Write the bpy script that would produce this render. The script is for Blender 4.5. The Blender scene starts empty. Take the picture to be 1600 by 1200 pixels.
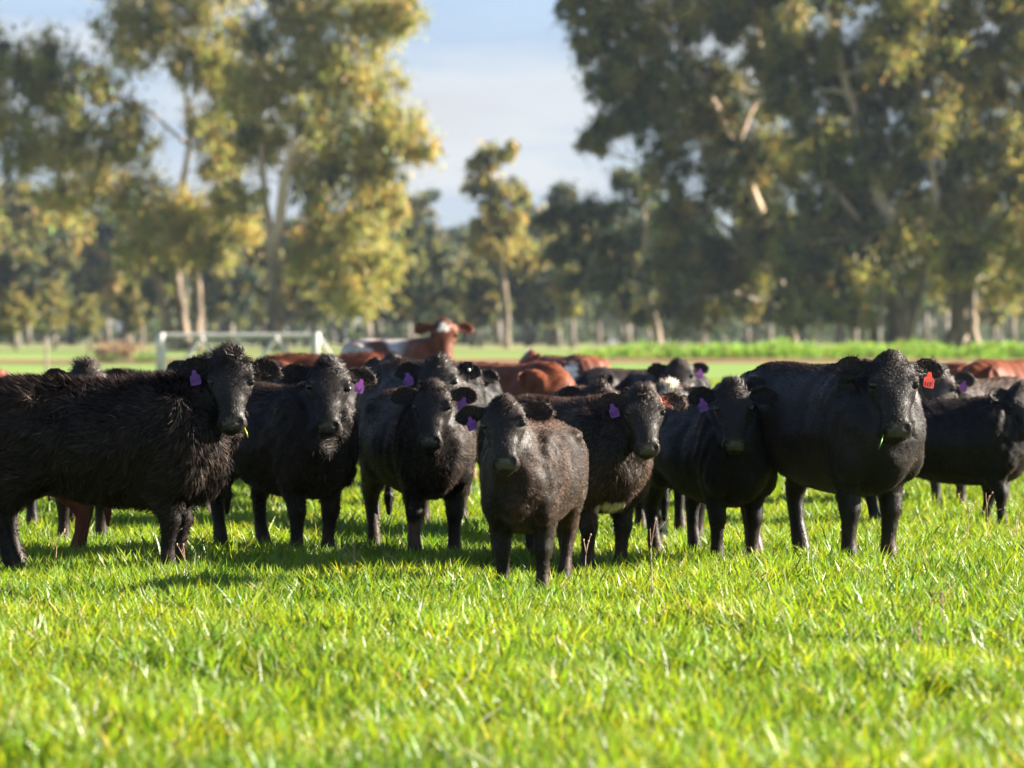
import bpy, math, random
import numpy as np
from mathutils import Vector, Matrix

# ------------------------------------------------------------------ camera, light, exposure
sc = bpy.context.scene
CAM_H = 1.69
FPX = 6667.0            # focal length in pixels of a 1600 px wide frame
HORIZON = 528.0
cam_d = bpy.data.cameras.new('camera')
cam_d.sensor_width = 36.0
cam_d.lens = 150.0
cam_d.clip_start = 0.5
cam_d.clip_end = 6000
cam_d.dof.use_dof = True
cam_d.dof.focus_distance = 29.6
cam_d.dof.aperture_fstop = 2.6
cam = bpy.data.objects.new('camera', cam_d)
sc.collection.objects.link(cam)
cam.location = (0, 0, CAM_H)
cam.rotation_euler = (math.radians(90) - math.atan((600 - HORIZON) / FPX), 0, 0)
sc.camera = cam

SUN_EL, SUN_AZ = 23.0, 7.0      # azimuth: degrees behind the line pointing to the right (+X towards +Y)
sd = bpy.data.lights.new('sun', 'SUN')
sd.energy = 5.0
sd.angle = math.radians(0.5)
sd.color = (1.0, 0.90, 0.76)
sun = bpy.data.objects.new('sun', sd)
sc.collection.objects.link(sun)
_el, _az = math.radians(SUN_EL), math.radians(SUN_AZ)
sdir = Vector((math.cos(_el) * math.cos(_az), math.cos(_el) * math.sin(_az), math.sin(_el)))
sun.rotation_euler = (-sdir).to_track_quat('-Z', 'Y').to_euler()

world = bpy.data.worlds.new('World')
sc.world = world
world.use_nodes = True
wt = world.node_tree
wt.nodes.clear()
wo = wt.nodes.new('ShaderNodeOutputWorld')
bg = wt.nodes.new('ShaderNodeBackground')
sky = wt.nodes.new('ShaderNodeTexSky')
sky.sky_type = 'NISHITA'
sky.sun_disc = False
sky.sun_elevation = _el
sky.sun_rotation = math.radians(90) - _az
sky.air_density = 0.8
sky.dust_density = 0.2
sky.ozone_density = 2.0
bg.inputs['Strength'].default_value = 0.05
tc = wt.nodes.new('ShaderNodeTexCoord')
mp = wt.nodes.new('ShaderNodeMapping')
mp.inputs['Scale'].default_value = (7.0, 7.0, 42.0)
nz = wt.nodes.new('ShaderNodeTexNoise')
nz.inputs['Scale'].default_value = 1.1
nz.inputs['Detail'].default_value = 5
nz.inputs['Roughness'].default_value = 0.55
cr = wt.nodes.new('ShaderNodeValToRGB')
cr.color_ramp.elements[0].position = 0.34
cr.color_ramp.elements[0].color = (0.75, 0.75, 0.75, 1)
cr.color_ramp.elements[1].position = 0.72
cr.color_ramp.elements[1].color = (1, 1, 1, 1)
mx = wt.nodes.new('ShaderNodeMix')
mx.data_type = 'RGBA'
cc = wt.nodes.new('ShaderNodeValToRGB')                # thin high cloud lit by the sun, bluish to white
cc.color_ramp.elements[0].position = 0.43; cc.color_ramp.elements[0].color = (0.235, 0.275, 0.41, 1)
cc.color_ramp.elements[1].position = 0.58; cc.color_ramp.elements[1].color = (0.46, 0.465, 0.50, 1)
cs = wt.nodes.new('ShaderNodeVectorMath'); cs.operation = 'SCALE'; cs.inputs['Scale'].default_value = 5.4
wt.links.new(nz.outputs['Fac'], cc.inputs[0]); wt.links.new(cc.outputs[0], cs.inputs[0]); wt.links.new(cs.outputs[0], mx.inputs['B'])
wt.links.new(tc.outputs['Generated'], mp.inputs['Vector'])
wt.links.new(mp.outputs[0], nz.inputs['Vector'])
wt.links.new(nz.outputs['Fac'], cr.inputs[0])
sepw = wt.nodes.new('ShaderNodeSeparateXYZ')
wt.links.new(tc.outputs['Generated'], sepw.inputs[0])
elev = wt.nodes.new('ShaderNodeMapRange')              # the cloud sheet thins towards the zenith
elev.inputs['From Min'].default_value = 0.05
elev.inputs['From Max'].default_value = 0.45
elev.inputs['To Min'].default_value = 0.95
elev.inputs['To Max'].default_value = 0.05
wt.links.new(sepw.outputs['Z'], elev.inputs['Value'])
mulw = wt.nodes.new('ShaderNodeMath'); mulw.operation = 'MULTIPLY'
wt.links.new(cr.outputs[0], mulw.inputs[0])
wt.links.new(elev.outputs[0], mulw.inputs[1])
wt.links.new(mulw.outputs[0], mx.inputs['Factor'])
wt.links.new(sky.outputs[0], mx.inputs['A'])
wt.links.new(mx.outputs['Result'], bg.inputs['Color'])
wt.links.new(bg.outputs[0], wo.inputs['Surface'])

sc.view_settings.view_transform = 'Standard'
sc.view_settings.look = 'None'
sc.view_settings.gamma = 1.0
sc.view_settings.exposure = 2.45
sc.view_settings.use_curve_mapping = False
sc.render.engine = 'CYCLES'
sc.cycles.use_denoising = True
sc.cycles.max_bounces = 8
sc.cycles.transparent_max_bounces = 8
sc.cycles.volume_bounces = 0

# ------------------------------------------------------------------ small helpers
C = sc.collection
rng = np.random.default_rng(7)


def sm(a, b, x):
    t = np.clip((np.asarray(x, float) - a) / (b - a), 0, 1)
    return t * t * (3 - 2 * t)


def gz(x, y):
    """height of the paddock: gently rising behind the front row, small bumps"""
    x = np.asarray(x, float); y = np.asarray(y, float)
    far = 0.36 * sm(38, 66, y)
    bump = 0.025 * np.sin(x * 1.1 + 0.6 * y) * np.sin(0.7 * y - 0.5 * x + 1.0) + 0.012 * np.sin(2.9 * x + 1.3) * np.sin(2.3 * y)
    return far + bump * (1 - sm(120, 260, y))


def at(px, D):
    return (px - 800.0) / FPX * D


def zat(py, D):
    return CAM_H - (py - HORIZON) / FPX * D


def tag(o, label=None, cat=None, group=None, kind=None):
    if label: o['label'] = label
    if cat: o['category'] = cat
    if group: o['group'] = group
    if kind: o['kind'] = kind
    return o


def empty(name, loc=(0, 0, 0)):
    o = bpy.data.objects.new(name, None)
    o.empty_display_size = 0.2
    C.objects.link(o)
    o.location = loc
    return o


def mesh_obj(name, V, F, mat=None, parent=None, smooth=True, cols=None, quads=False):
    """V (n,3); F (m,k) int array or list of lists"""
    me = bpy.data.meshes.new(name)
    V = np.asarray(V, np.float32)
    if isinstance(F, np.ndarray):
        k = F.shape[1]
        me.vertices.add(len(V))
        me.vertices.foreach_set('co', V.ravel())
        me.loops.add(F.size)
        me.loops.foreach_set('vertex_index', F.astype(np.int32).ravel())
        me.polygons.add(len(F))
        me.polygons.foreach_set('loop_start', np.arange(0, F.size, k, dtype=np.int32))
        me.update(calc_edges=True)
    else:
        me.from_pydata([tuple(map(float, v)) for v in V], [], [list(map(int, f)) for f in F])
    if smooth:
        me.polygons.foreach_set('use_smooth', np.ones(len(me.polygons), bool))
    if cols is not None:
        a = me.color_attributes.new('col', 'FLOAT_COLOR', 'POINT')
        c = np.ones((len(V), 4), np.float32)
        c[:, :cols.shape[1]] = cols
        a.data.foreach_set('color', c.ravel())
    if mat: me.materials.append(mat)
    me.validate()
    o = bpy.data.objects.new(name, me)
    C.objects.link(o)
    if parent: o.parent = parent
    return o


class MB:
    """collects closed pieces for one mesh"""
    def __init__(s):
        s.V = []; s.F = []; s.n = 0

    def add(s, V, F):
        s.V.append(np.asarray(V, float)); s.F += [[i + s.n for i in f] for f in F]; s.n += len(V)

    def box(s, c, d, R=None):
        c = np.asarray(c, float); d = np.asarray(d, float) / 2
        v = np.array([[x, y, z] for x in (-1, 1) for y in (-1, 1) for z in (-1, 1)], float) * d
        if R is not None: v = v @ np.asarray(R).T
        s.add(v + c, [[0, 1, 3, 2], [4, 6, 7, 5], [0, 4, 5, 1], [2, 3, 7, 6], [0, 2, 6, 4], [1, 5, 7, 3]])

    def bar(s, a, b, w, t=None):
        a = np.asarray(a, float); b = np.asarray(b, float); d = b - a; L = np.linalg.norm(d); d = d / L
        q = Vector(d).to_track_quat('Z', 'Y').to_matrix()
        s.box((a + b) / 2, (w, t or w, L), np.array(q))

    def loft(s, rings):
        """rings (k,n,3): closed tube with capped ends"""
        k, n = len(rings), len(rings[0])
        V = np.concatenate([np.asarray(r, float) for r in rings] + [[np.mean(rings[0], 0)], [np.mean(rings[-1], 0)]])
        F = []
        for i in range(k - 1):
            for j in range(n):
                j2 = (j + 1) % n
                F.append([i * n + j, i * n + j2, (i + 1) * n + j2, (i + 1) * n + j])
        a, b = k * n, k * n + 1
        for j in range(n):
            j2 = (j + 1) % n
            F.append([a, j2, j]); F.append([b, (k - 1) * n + j, (k - 1) * n + j2])
        s.add(V, F)

    def tube(s, P, R, n=8, flat=None):
        """tube along points P with radii R (scalars or (a,b) pairs: side, up)"""
        P = np.asarray(P, float); rings = []
        up = np.array([0.0, 0, 1])
        prev = None
        for i, p in enumerate(P):
            t = P[min(i + 1, len(P) - 1)] - P[max(i - 1, 0)]
            t = t / (np.linalg.norm(t) + 1e-9)
            if prev is None:
                ref = flat if flat is not None else (np.array([0, 1.0, 0]) if abs(t[2]) > 0.8 else up)
                sd_ = np.cross(ref, t)
            else:
                sd_ = prev - t * np.dot(prev, t)
            sd_ = sd_ / (np.linalg.norm(sd_) + 1e-9)
            prev = sd_
            u = np.cross(t, sd_)
            r = R[i]; ra, rb = (r if hasattr(r, '__len__') else (r, r))
            a = np.linspace(0, 2 * np.pi, n, endpoint=False)
            rings.append(p + np.outer(np.cos(a) * ra, sd_) + np.outer(np.sin(a) * rb, u))
        s.loft(rings)

    def ball(s, c, r, R=None, n=12, m=8):
        c = np.asarray(c, float); r = np.ones(3) * r
        rings = []
        for i in range(1, m):
            th = math.pi * i / m
            a = np.linspace(0, 2 * np.pi, n, endpoint=False)
            v = np.stack([np.cos(a) * math.sin(th), np.sin(a) * math.sin(th), np.full(n, -math.cos(th))], 1) * r
            if R is not None: v = v @ np.asarray(R).T
            rings.append(v + c)
        s.loft(rings)

    def build(s, name, mat=None, parent=None, smooth=True):
        return mesh_obj(name, np.concatenate(s.V), s.F, mat, parent, smooth)


# ------------------------------------------------------------------ materials
def new_mat(name):
    m = bpy.data.materials.new(name)
    m.use_nodes = True
    nt = m.node_tree
    return m, nt, nt.nodes['Principled BSDF'], nt.nodes['Material Output']


def simple_mat(name, col, rough=0.6, noise=0.15, scale=12, metal=0.0, spec=0.5, bump=0.0):
    m, nt, b, out = new_mat(name)
    n = nt.nodes.new('ShaderNodeTexNoise'); n.inputs['Scale'].default_value = scale; n.inputs['Detail'].default_value = 5
    tcn = nt.nodes.new('ShaderNodeTexCoord')
    nt.links.new(tcn.outputs['Object'], n.inputs['Vector'])
    mr = nt.nodes.new('ShaderNodeMapRange')
    mr.inputs['To Min'].default_value = 1 - noise * 2; mr.inputs['To Max'].default_value = 1 + noise * 2
    mr.inputs['From Min'].default_value = 0.25; mr.inputs['From Max'].default_value = 0.75
    nt.links.new(n.outputs['Fac'], mr.inputs['Value'])
    v = nt.nodes.new('ShaderNodeVectorMath'); v.operation = 'SCALE'
    v.inputs[0].default_value = col[:3]
    nt.links.new(mr.outputs[0], v.inputs['Scale'])
    nt.links.new(v.outputs[0], b.inputs['Base Color'])
    b.inputs['Roughness'].default_value = rough
    b.inputs['Metallic'].default_value = metal
    b.inputs['Specular IOR Level'].default_value = spec
    if bump:
        bp = nt.nodes.new('ShaderNodeBump'); bp.inputs['Strength'].default_value = bump; bp.inputs['Distance'].default_value = 0.02
        nt.links.new(n.outputs['Fac'], bp.inputs['Height']); nt.links.new(bp.outputs[0], b.inputs['Normal'])
    return m


def coat_material(name, strand=False):
    """hide of an animal: base colour from the attribute, short-hair grain"""
    m, nt, b, out = new_mat(name)
    at_ = nt.nodes.new('ShaderNodeVertexColor'); at_.layer_name = 'col'
    tcn = nt.nodes.new('ShaderNodeTexCoord')
    n = nt.nodes.new('ShaderNodeTexNoise'); n.inputs['Scale'].default_value = 9; n.inputs['Detail'].default_value = 6
    n.inputs['Roughness'].default_value = 0.65
    nt.links.new(tcn.outputs['Object'], n.inputs['Vector'])
    mr = nt.nodes.new('ShaderNodeMapRange')
    mr.inputs['From Min'].default_value = 0.3; mr.inputs['From Max'].default_value = 0.7
    mr.inputs['To Min'].default_value = 0.65; mr.inputs['To Max'].default_value = 1.4
    nt.links.new(n.outputs['Fac'], mr.inputs['Value'])
    v = nt.nodes.new('ShaderNodeVectorMath'); v.operation = 'SCALE'
    nt.links.new(at_.outputs['Color'], v.inputs[0]); nt.links.new(mr.outputs[0], v.inputs['Scale'])
    nt.links.new(v.outputs[0], b.inputs['Base Color'])
    # alpha of the attribute is the roughness (wet nose, eye, hoof)
    nt.links.new(at_.outputs['Alpha'], b.inputs['Roughness'])
    sp = nt.nodes.new('ShaderNodeMapRange')            # sleek short hair shines, woolly hair does not
    sp.inputs['From Min'].default_value = 0.36; sp.inputs['From Max'].default_value = 0.56
    sp.inputs['To Min'].default_value = 0.62; sp.inputs['To Max'].default_value = 0.12
    nt.links.new(at_.outputs['Alpha'], sp.inputs['Value']); nt.links.new(sp.outputs[0], b.inputs['Specular IOR Level'])
    if not strand:
        b.inputs['Sheen Weight'].default_value = 0.06
        b.inputs['Sheen Roughness'].default_value = 0.45
        b.inputs['Sheen Tint'].default_value = (0.6, 0.45, 0.36, 1)
        n2 = nt.nodes.new('ShaderNodeTexNoise'); n2.inputs['Scale'].default_value = 75; n2.inputs['Detail'].default_value = 4
        mp2 = nt.nodes.new('ShaderNodeMapping'); mp2.inputs['Scale'].default_value = (1.0, 1.0, 0.35)
        nt.links.new(tcn.outputs['Object'], mp2.inputs['Vector']); nt.links.new(mp2.outputs[0], n2.inputs['Vector'])
        bp = nt.nodes.new('ShaderNodeBump'); bp.inputs['Strength'].default_value = 0.3; bp.inputs['Distance'].default_value = 0.008
        nt.links.new(n2.outputs['Fac'], bp.inputs['Height']); nt.links.new(bp.outputs[0], b.inputs['Normal'])
    return m


M_HIDE = coat_material('short hair hide')
M_HAIR = coat_material('loose winter hair', True)
M_EYE = simple_mat('dark wet eye', (0.006, 0.004, 0.003), 0.08, 0.0)
M_PURPLE = simple_mat('purple plastic tag', (0.17, 0.035, 0.20), 0.35, 0.08)
M_RED = simple_mat('red plastic tag', (0.42, 0.035, 0.015), 0.35, 0.08)
M_INK = simple_mat('black tag ink', (0.02, 0.01, 0.03), 0.6, 0.0)
M_STUD = simple_mat('pale tag stud', (0.55, 0.55, 0.5), 0.4, 0.0)

# ------------------------------------------------------------------ cattle
def bez(P0, P1, P2, P3, t):
    t = np.asarray(t)[:, None]
    return (1 - t) ** 3 * P0 + 3 * (1 - t) ** 2 * t * P1 + 3 * (1 - t) * t * t * P2 + t ** 3 * P3


def interp(tab, x, c):
    tab = np.asarray(tab, float)
    return np.interp(x, tab[:, 0], tab[:, c])


TORSO = [  # x, top, widest z, bottom, half width, squareness
    (-1.215, 1.06, 0.97, 0.86, 0.07, 2.0),
    (-1.18, 1.13, 0.96, 0.78, 0.14, 2.1),
    (-1.08, 1.175, 0.93, 0.70, 0.215, 2.3),
    (-0.92, 1.195, 0.90, 0.64, 0.275, 2.4),
    (-0.75, 1.195, 0.84, 0.56, 0.300, 2.3),
    (-0.58, 1.185, 0.80, 0.50, 0.325, 2.2),
    (-0.38, 1.18, 0.78, 0.465, 0.335, 2.2),
    (-0.18, 1.195, 0.79, 0.455, 0.315, 2.2),
    (-0.02, 1.215, 0.82, 0.455, 0.285, 2.15),
    (0.10, 1.200, 0.82, 0.465, 0.265, 2.1),
    (0.20, 1.160, 0.80, 0.49, 0.235, 2.0),
    (0.28, 1.09, 0.79, 0.545, 0.185, 2.0),
    (0.335, 0.99, 0.79, 0.63, 0.105, 2.0),
]

HEAD = [  # v (down the face), half width, front n, back n, squareness
    (-0.024, 0.055, -0.010, -0.085, 2.2),
    (0.00, 0.082, 0.016, -0.125, 2.3),
    (0.05, 0.104, 0.034, -0.165, 2.6),
    (0.11, 0.121, 0.044, -0.205, 2.9),
    (0.17, 0.134, 0.047, -0.230, 3.0),
    (0.22, 0.128, 0.050, -0.240, 2.5),
    (0.27, 0.114, 0.056, -0.235, 1.8),
    (0.33, 0.094, 0.058, -0.205, 1.6),
    (0.39, 0.079, 0.055, -0.168, 1.6),
    (0.44, 0.074, 0.045, -0.142, 1.9),
    (0.475, 0.090, 0.034, -0.128, 2.5),
    (0.51, 0.094, 0.022, -0.115, 2.4),
    (0.535, 0.072, -0.002, -0.098, 2.1),
    (0.548, 0.042, -0.028, -0.078, 2.0),
]

BLACK = (0.0040, 0.0035, 0.0035)
BROWN = (0.036, 0.018, 0.011)
RED = (0.135, 0.037, 0.015)
CREAM = (0.62, 0.52, 0.38)


def wob(P, f, seed):
    """cheap smooth noise -1..1"""
    r = np.random.default_rng(seed)
    out = np.zeros(len(P))
    for k in range(5):
        d = r.normal(size=3); d /= np.linalg.norm(d)
        e = r.normal(size=3); e /= np.linalg.norm(e)
        out += np.sin(P @ d * f * (1 + 0.45 * k) + r.uniform(0, 6)) * np.cos(P @ e * f * (0.8 + 0.4 * k) + r.uniform(0, 6))
    return np.clip(out / 2.2, -1, 1)


def cow(label, px=800, D=30, phi=0, s=1.0, head=None, look=0, pitch=28, roll=0, hs=0.92, hd=None,
        coat='black', wool=0.03, nhair=24000, tuft=0.05, tagc=None, stud=False, tagc2=None, vox=0.0125, seed=1,
        fat=1.0, legs=((0, 0), (0, 0), (0, 0), (0, 0)), patches=None, ear_droop=0.0, group=None, cat='cow',
        brown=0.25, headpose=None, knees=0.0):
    """one animal. px, D: where the middle between the front hooves stands. phi: heading, 0 = at the camera,
    +90 = to the right. head: picture position of the point between the eyes; hd: its distance ahead of the
    front feet line towards the camera. look: heading of the face, pitch: lean of the face."""
    X, Y = at(px, D), D
    root = empty('cow' if cat == 'cow' else 'calf', (X, Y, float(gz(X, Y)) - 0.01))
    tag(root, label, cat, group)
    ph = math.radians(phi)
    fw = np.array([math.sin(ph), -math.cos(ph), 0.0]); lf = np.array([math.cos(ph), math.sin(ph), 0.0])
    R = np.stack([fw, lf, [0, 0, 1]], 1)          # body frame -> world directions (x fwd, y to its left)
    org = np.array(root.location)
    r_ = random.Random(seed)

    def tob(Pw):  # world -> body local, unscaled
        return (np.asarray(Pw, float) - org) @ R / s

    mb = MB()
    A = np.linspace(0, 2 * np.pi, 28, endpoint=False)

    def sup(c, n): return np.sign(c) * np.abs(c) ** (2 / n)
    xs = np.linspace(TORSO[0][0], TORSO[-1][0], 26)
    rings = []
    for x in xs:
        top, zw, bot, w, n = [interp(TORSO, x, k) for k in (1, 2, 3, 4, 5)]
        w = w * fat
        cy, sy = sup(np.cos(A), n), sup(np.sin(A), n)
        sy = np.where(np.abs(sy) < 1e-9, 0.0, sy)
        z = np.where(sy > 0, zw + sy * (top - zw), zw + sy * (zw - bot) * (1 + 0.5 * (fat - 1)))
        # narrower along the spine than at the ribs
        tp = np.interp(x, [-1.2, -.6, -.1, .2], [.25, .20, .46, .46])
        y = w * cy * np.where(sy > 0, 1 - 0.26 * np.abs(sy) ** 1.6, 1 - tp * np.abs(sy) ** 1.3)
        rings.append(np.stack([np.full(28, x), y, z], 1))
    mb.loft(rings)
    for sgn in (-1, 1):
        mb.ball((0.03, sgn * 0.185 * fat, 0.86), (0.20, 0.105, 0.30))          # shoulder
        mb.ball((0.10, sgn * 0.165 * fat, 0.70), (0.14, 0.10, 0.19))           # point of shoulder
        mb.ball((-0.96, sgn * 0.16 * fat, 0.86), (0.235, 0.115, 0.30))         # thigh
        mb.ball((-0.80, sgn * 0.19 * fat, 0.70), (0.13, 0.09, 0.15))           # stifle
        mb.ball((-0.86, sgn * 0.215 * fat, 1.085), (0.07, 0.045, 0.045))          # hook bone
    mb.ball((0.215, 0, 0.635), (0.10, 0.085, 0.115))                               # brisket
    # legs: order front left, front right, rear left, rear right (its own left)
    for i, (dx, dy) in enumerate(legs):
        sg = 1 if i % 2 == 0 else -1
        if i < 2:
            y0 = sg * (0.115 + 0.03 * fat)
            P = [(-0.02, y0, 0.80), (-0.02, y0, 0.66), (0.0 + dx * .2, y0 + dy * .2, 0.56), (0.015 + dx * .45, y0 * .97 + dy * .45, 0.44), (0.03 + dx * .6 + knees, y0 * .95 + dy * .6, 0.36),
                 (0.02 + dx * .7, y0 * .93 + dy * .7, 0.30), (0.01 + dx * .85, y0 * .92 + dy * .85, 0.20), (0.012 + dx * .95, y0 * .92 + dy * .95, 0.12),
                 (0.035 + dx, y0 * .92 + dy, 0.065), (0.05 + dx, y0 * .92 + dy, 0.045), (0.06 + dx, y0 * .92 + dy, 0.0)]
            Rr = [(0.12, .16), (0.115, .145), (0.090, .120), (0.064, .080), (0.064, .070), (0.048, .052), (0.042, .045), (0.053, .055), (0.047, .048), (0.055, .062), (0.06, .072)]
        else:
            y0 = sg * 0.165 * fat
            P = [(-0.90, y0, 0.95), (-0.86, y0, 0.80), (-0.88 + dx * .2, y0 + dy * .2, 0.68), (-0.97 + dx * .4, y0 + dy * .4, 0.56), (-1.055 + dx * .55, y0 * .95 + dy * .55, 0.46),
                 (-1.05 + dx * .65, y0 * .93 + dy * .65, 0.38), (-1.03 + dx * .8, y0 * .9 + dy * .8, 0.26), (-1.00 + dx * .92, y0 * .9 + dy * .92, 0.14),
                 (-0.965 + dx, y0 * .9 + dy, 0.07), (-0.95 + dx, y0 * .9 + dy, 0.045), (-0.94 + dx, y0 * .9 + dy, 0.0)]
            Rr = [(0.12, .2), (0.125, .19), (0.11, .155), (0.072, .102), (0.056, .084), (0.047, .060), (0.042, .048), (0.053, .057), (0.046, .048), (0.055, .062), (0.06, .072)]
        mb.tube(P, Rr, 12, flat=np.array([1.0, 0, 0]))
    # tail
    mb.tube([(-1.17, 0, 1.10), (-1.235, 0.0, 1.06), (-1.27, 0.005, 0.96), (-1.265, 0.02, 0.78), (-1.255, 0.03, 0.60), (-1.25, 0.03, 0.45), (-1.25, 0.03, 0.30)],
            [0.05, 0.042, 0.032, 0.026, 0.028, 0.042, 0.016], 10, flat=np.array([1.0, 0, 0]))
    # head frame (body local)
    la = math.radians(look); p = math.radians(pitch * 0.78)
    lk = np.array([math.sin(la), -math.cos(la), 0.0])
    nW = lk * math.cos(p) + np.array([0, 0, 1]) * math.sin(p)
    vW = lk * math.sin(p) - np.array([0, 0, 1]) * math.cos(p)
    uW = np.cross(nW, vW)                 # points to picture right when it looks at the camera
    if uW @ np.array([math.cos(la), math.sin(la), 0]) < 0: uW = -uW
    ro = math.radians(roll)
    uW, vW = uW * math.cos(ro) + vW * math.sin(ro), vW * math.cos(ro) - uW * math.sin(ro)
    if hd is None: hd = 0.45 * s
    if head is None:
        Hw = org + R @ (np.array([0.62, 0, 1.18]) * s)
    else:
        Dh = D - hd
        Hw = np.array([at(head[0], Dh), Dh, zat(head[1], Dh)])
    nB, vB, uB = [R.T @ q for q in (nW, vW, uW)]
    HB = tob(Hw)
    O = HB - vB * 0.175 * hs - nB * 0.05 * hs    # head origin: poll level on the face plane

    UX, VX = 1.14, 0.93      # broad, short heads

    def hl(u, v, n): return O + (u * UX * uB + v * VX * vB + n * nB) * hs
    vs = np.linspace(HEAD[0][0], HEAD[-1][0], 24)
    A2 = np.linspace(0, 2 * np.pi, 24, endpoint=False)
    rings = []
    for v in vs:
        w, nf, nb, n = [interp(HEAD, v, k) for k in (1, 2, 3, 4)]
        mid = nf - 0.085 if v < 0.3 else nf - 0.06
        mid = max(mid, (nf + nb) / 2)
        cu, sn = sup(np.cos(A2), n), sup(np.sin(A2), n)
        nn = np.where(sn > 0, mid + sn * (nf - mid), mid + sn * (mid - nb))
        uu = w * cu * np.where(sn < 0, 1 + 0.28 * sn, 1)      # jaw narrower than the brow
        rings.append(np.array([hl(a, v, b) for a, b in zip(uu, nn)]))
    mb.loft(rings)
    HR = np.stack([uB, vB, nB], 1)
    for sgn in (-1, 1):
        mb.ball(hl(sgn * 0.112, 0.155, 0.010), (0.034 * hs, 0.036 * hs, 0.034 * hs), HR)     # brow
        mb.ball(hl(sgn * 0.088, 0.240, -0.022), (0.034 * hs, 0.06 * hs, 0.045 * hs), HR)    # cheek bone
        mb.ball(hl(sgn * 0.050, 0.482, 0.010), (0.040 * hs, 0.034 * hs, 0.034 * hs), HR)     # nostril wing
    mb.ball(hl(0, -0.002, -0.02), (0.064 * hs, 0.036 * hs, 0.06 * hs), HR)                 # poll
    mb.ball(hl(0, 0.525, -0.085), (0.048 * hs, 0.035 * hs, 0.04 * hs), HR)                # chin
    # neck
    P0 = np.array([0.02, 0, 0.93]); P3 = hl(0, 0.075, -0.13)
    d = P3 - P0; L = np.linalg.norm(d)
    P1 = P0 + np.array([0.40, 0, 0.16]) * L * 0.8
    P2 = P3 - nB * 0.30 * L + vB * 0.02
    t = np.linspace(0, 1, 12)
    Cn = bez(P0, P1, P2, P3, t)
    Tn = np.gradient(Cn, axis=0); Tn /= np.linalg.norm(Tn, axis=1)[:, None]
    rings = []
    for i, tt in enumerate(t):
        T = Tn[i]
        sidev = np.cross([0, 0, 1], T)
        sidev = sidev / (np.linalg.norm(sidev) + 1e-6)
        sidev2 = uB if uB @ sidev > 0 else -uB
        sidev = sidev * (1 - tt * tt) + sidev2 * tt * tt
        sidev -= T * (sidev @ T); sidev /= np.linalg.norm(sidev)
        up = np.cross(T, sidev); up = up if up[2] > 0 or tt > 0.8 else -up
        w = np.interp(tt, [0, .3, .6, 1], [0.245, 0.175, 0.125, 0.098]) * (0.5 + 0.5 * fat)
        hu = np.interp(tt, [0, .3, .6, 1], [0.255, 0.235, 0.165, 0.095])
        hdn = np.interp(tt, [0, .3, .6, 1], [0.34, 0.31, 0.225, 0.115])
        ca, sa = np.cos(A2), np.sin(A2)
        rings.append(Cn[i] + np.outer(ca * w, sidev) + np.outer(np.where(sa > 0, sa * hu, sa * hdn), up))
    mb.loft(rings)
    # ears: cupped leaves
    earC = []
    for sgn in (-1, 1):
        dr = ear_droop + (r_.random() - .5) * 0.12
        base = hl(sgn * 0.094, 0.075, -0.05)
        e_out = sgn * uB * 0.95 + vB * (-0.05 + dr) - nB * 0.08
        e_out /= np.linalg.norm(e_out)
        e_w = vB - e_out * (vB @ e_out); e_w /= np.linalg.norm(e_w)
        e_n = np.cross(e_out, e_w); e_n = e_n if e_n @ nB > 0 else -e_n
        rings = []
        EL = 0.245 * hs
        for tt in np.linspace(0, 1, 12):
            hw = np.interp(tt, [0, .2, .45, .7, .88, 1], [0.030, 0.046, 0.080, 0.080, 0.054, 0.016]) * hs
            cup = np.interp(tt, [0, .3, .6, 1], [0.004, 0.03, 0.03, 0.006]) * hs
            th = 0.020 * hs if tt < .95 else 0.012 * hs
            if tt < .15: th = 0.05 * hs
            c = base + e_out * EL * tt + e_w * (-0.012 + 0.03 * tt * tt) * hs
            k = np.linspace(-1, 1, 8)
            back = [c + e_w * hw * q + e_n * (cup * (q * q) - cup - th / 2) for q in k]
            front = [c + e_w * hw * q * .9 + e_n * (cup * (q * q) - cup + th / 2) for q in k[::-1]]
            rings.append(np.array(back + front))
        mb.loft(rings)
        earC.append((base, e_out, e_w, e_n, EL, sgn))
    # one skin
    tmp = mb.build('tmp', None, None)
    md = tmp.modifiers.new('r', 'REMESH'); md.mode = 'VOXEL'; md.voxel_size = vox
    dg = bpy.context.evaluated_depsgraph_get()
    ev = tmp.evaluated_get(dg)
    me = bpy.data.meshes.new_from_object(ev)
    nV = len(me.vertices)
    V = np.empty(nV * 3, np.float32); me.vertices.foreach_get('co', V); V = V.reshape(-1, 3).astype(float)
    E = np.empty(len(me.edges) * 2, np.int32); me.edges.foreach_get('vertices', E); E = E.reshape(-1, 2)
    old = tmp.data
    bpy.data.objects.remove(tmp); bpy.data.meshes.remove(old)
    deg = np.bincount(E.ravel(), minlength=nV).astype(float)
    H = (V - O) @ HR / hs / np.array([UX, VX, 1])            # head coordinates u, v, n
    hw_ = np.interp(H[:, 1], [q[0] for q in HEAD], [q[1] for q in HEAD]); hb_ = np.interp(H[:, 1], [q[0] for q in HEAD], [q[3] for q in HEAD])
    inhead = (H[:, 1] > -0.08) & (H[:, 1] < 0.575) & (H[:, 2] > hb_ - 0.012) & (H[:, 2] < 0.12) & (np.abs(H[:, 0]) < hw_ + 0.03)
    ear = np.zeros(nV, bool)
    for (b_, eo, ew, en, EL, sgn) in earC:
        q = V - b_
        ear |= ((q @ eo) > 0.035) & (np.abs(q @ ew) < 0.11) & (np.abs(q @ en) < 0.07) & ((q @ eo) < EL * 1.1)
    wgt = np.where(ear, 0.22, np.where(inhead, 0.35, 0.85))
    legz = V[:, 2] < 0.45
    wgt = np.where(legz & ~inhead, 0.5, wgt)
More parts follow.
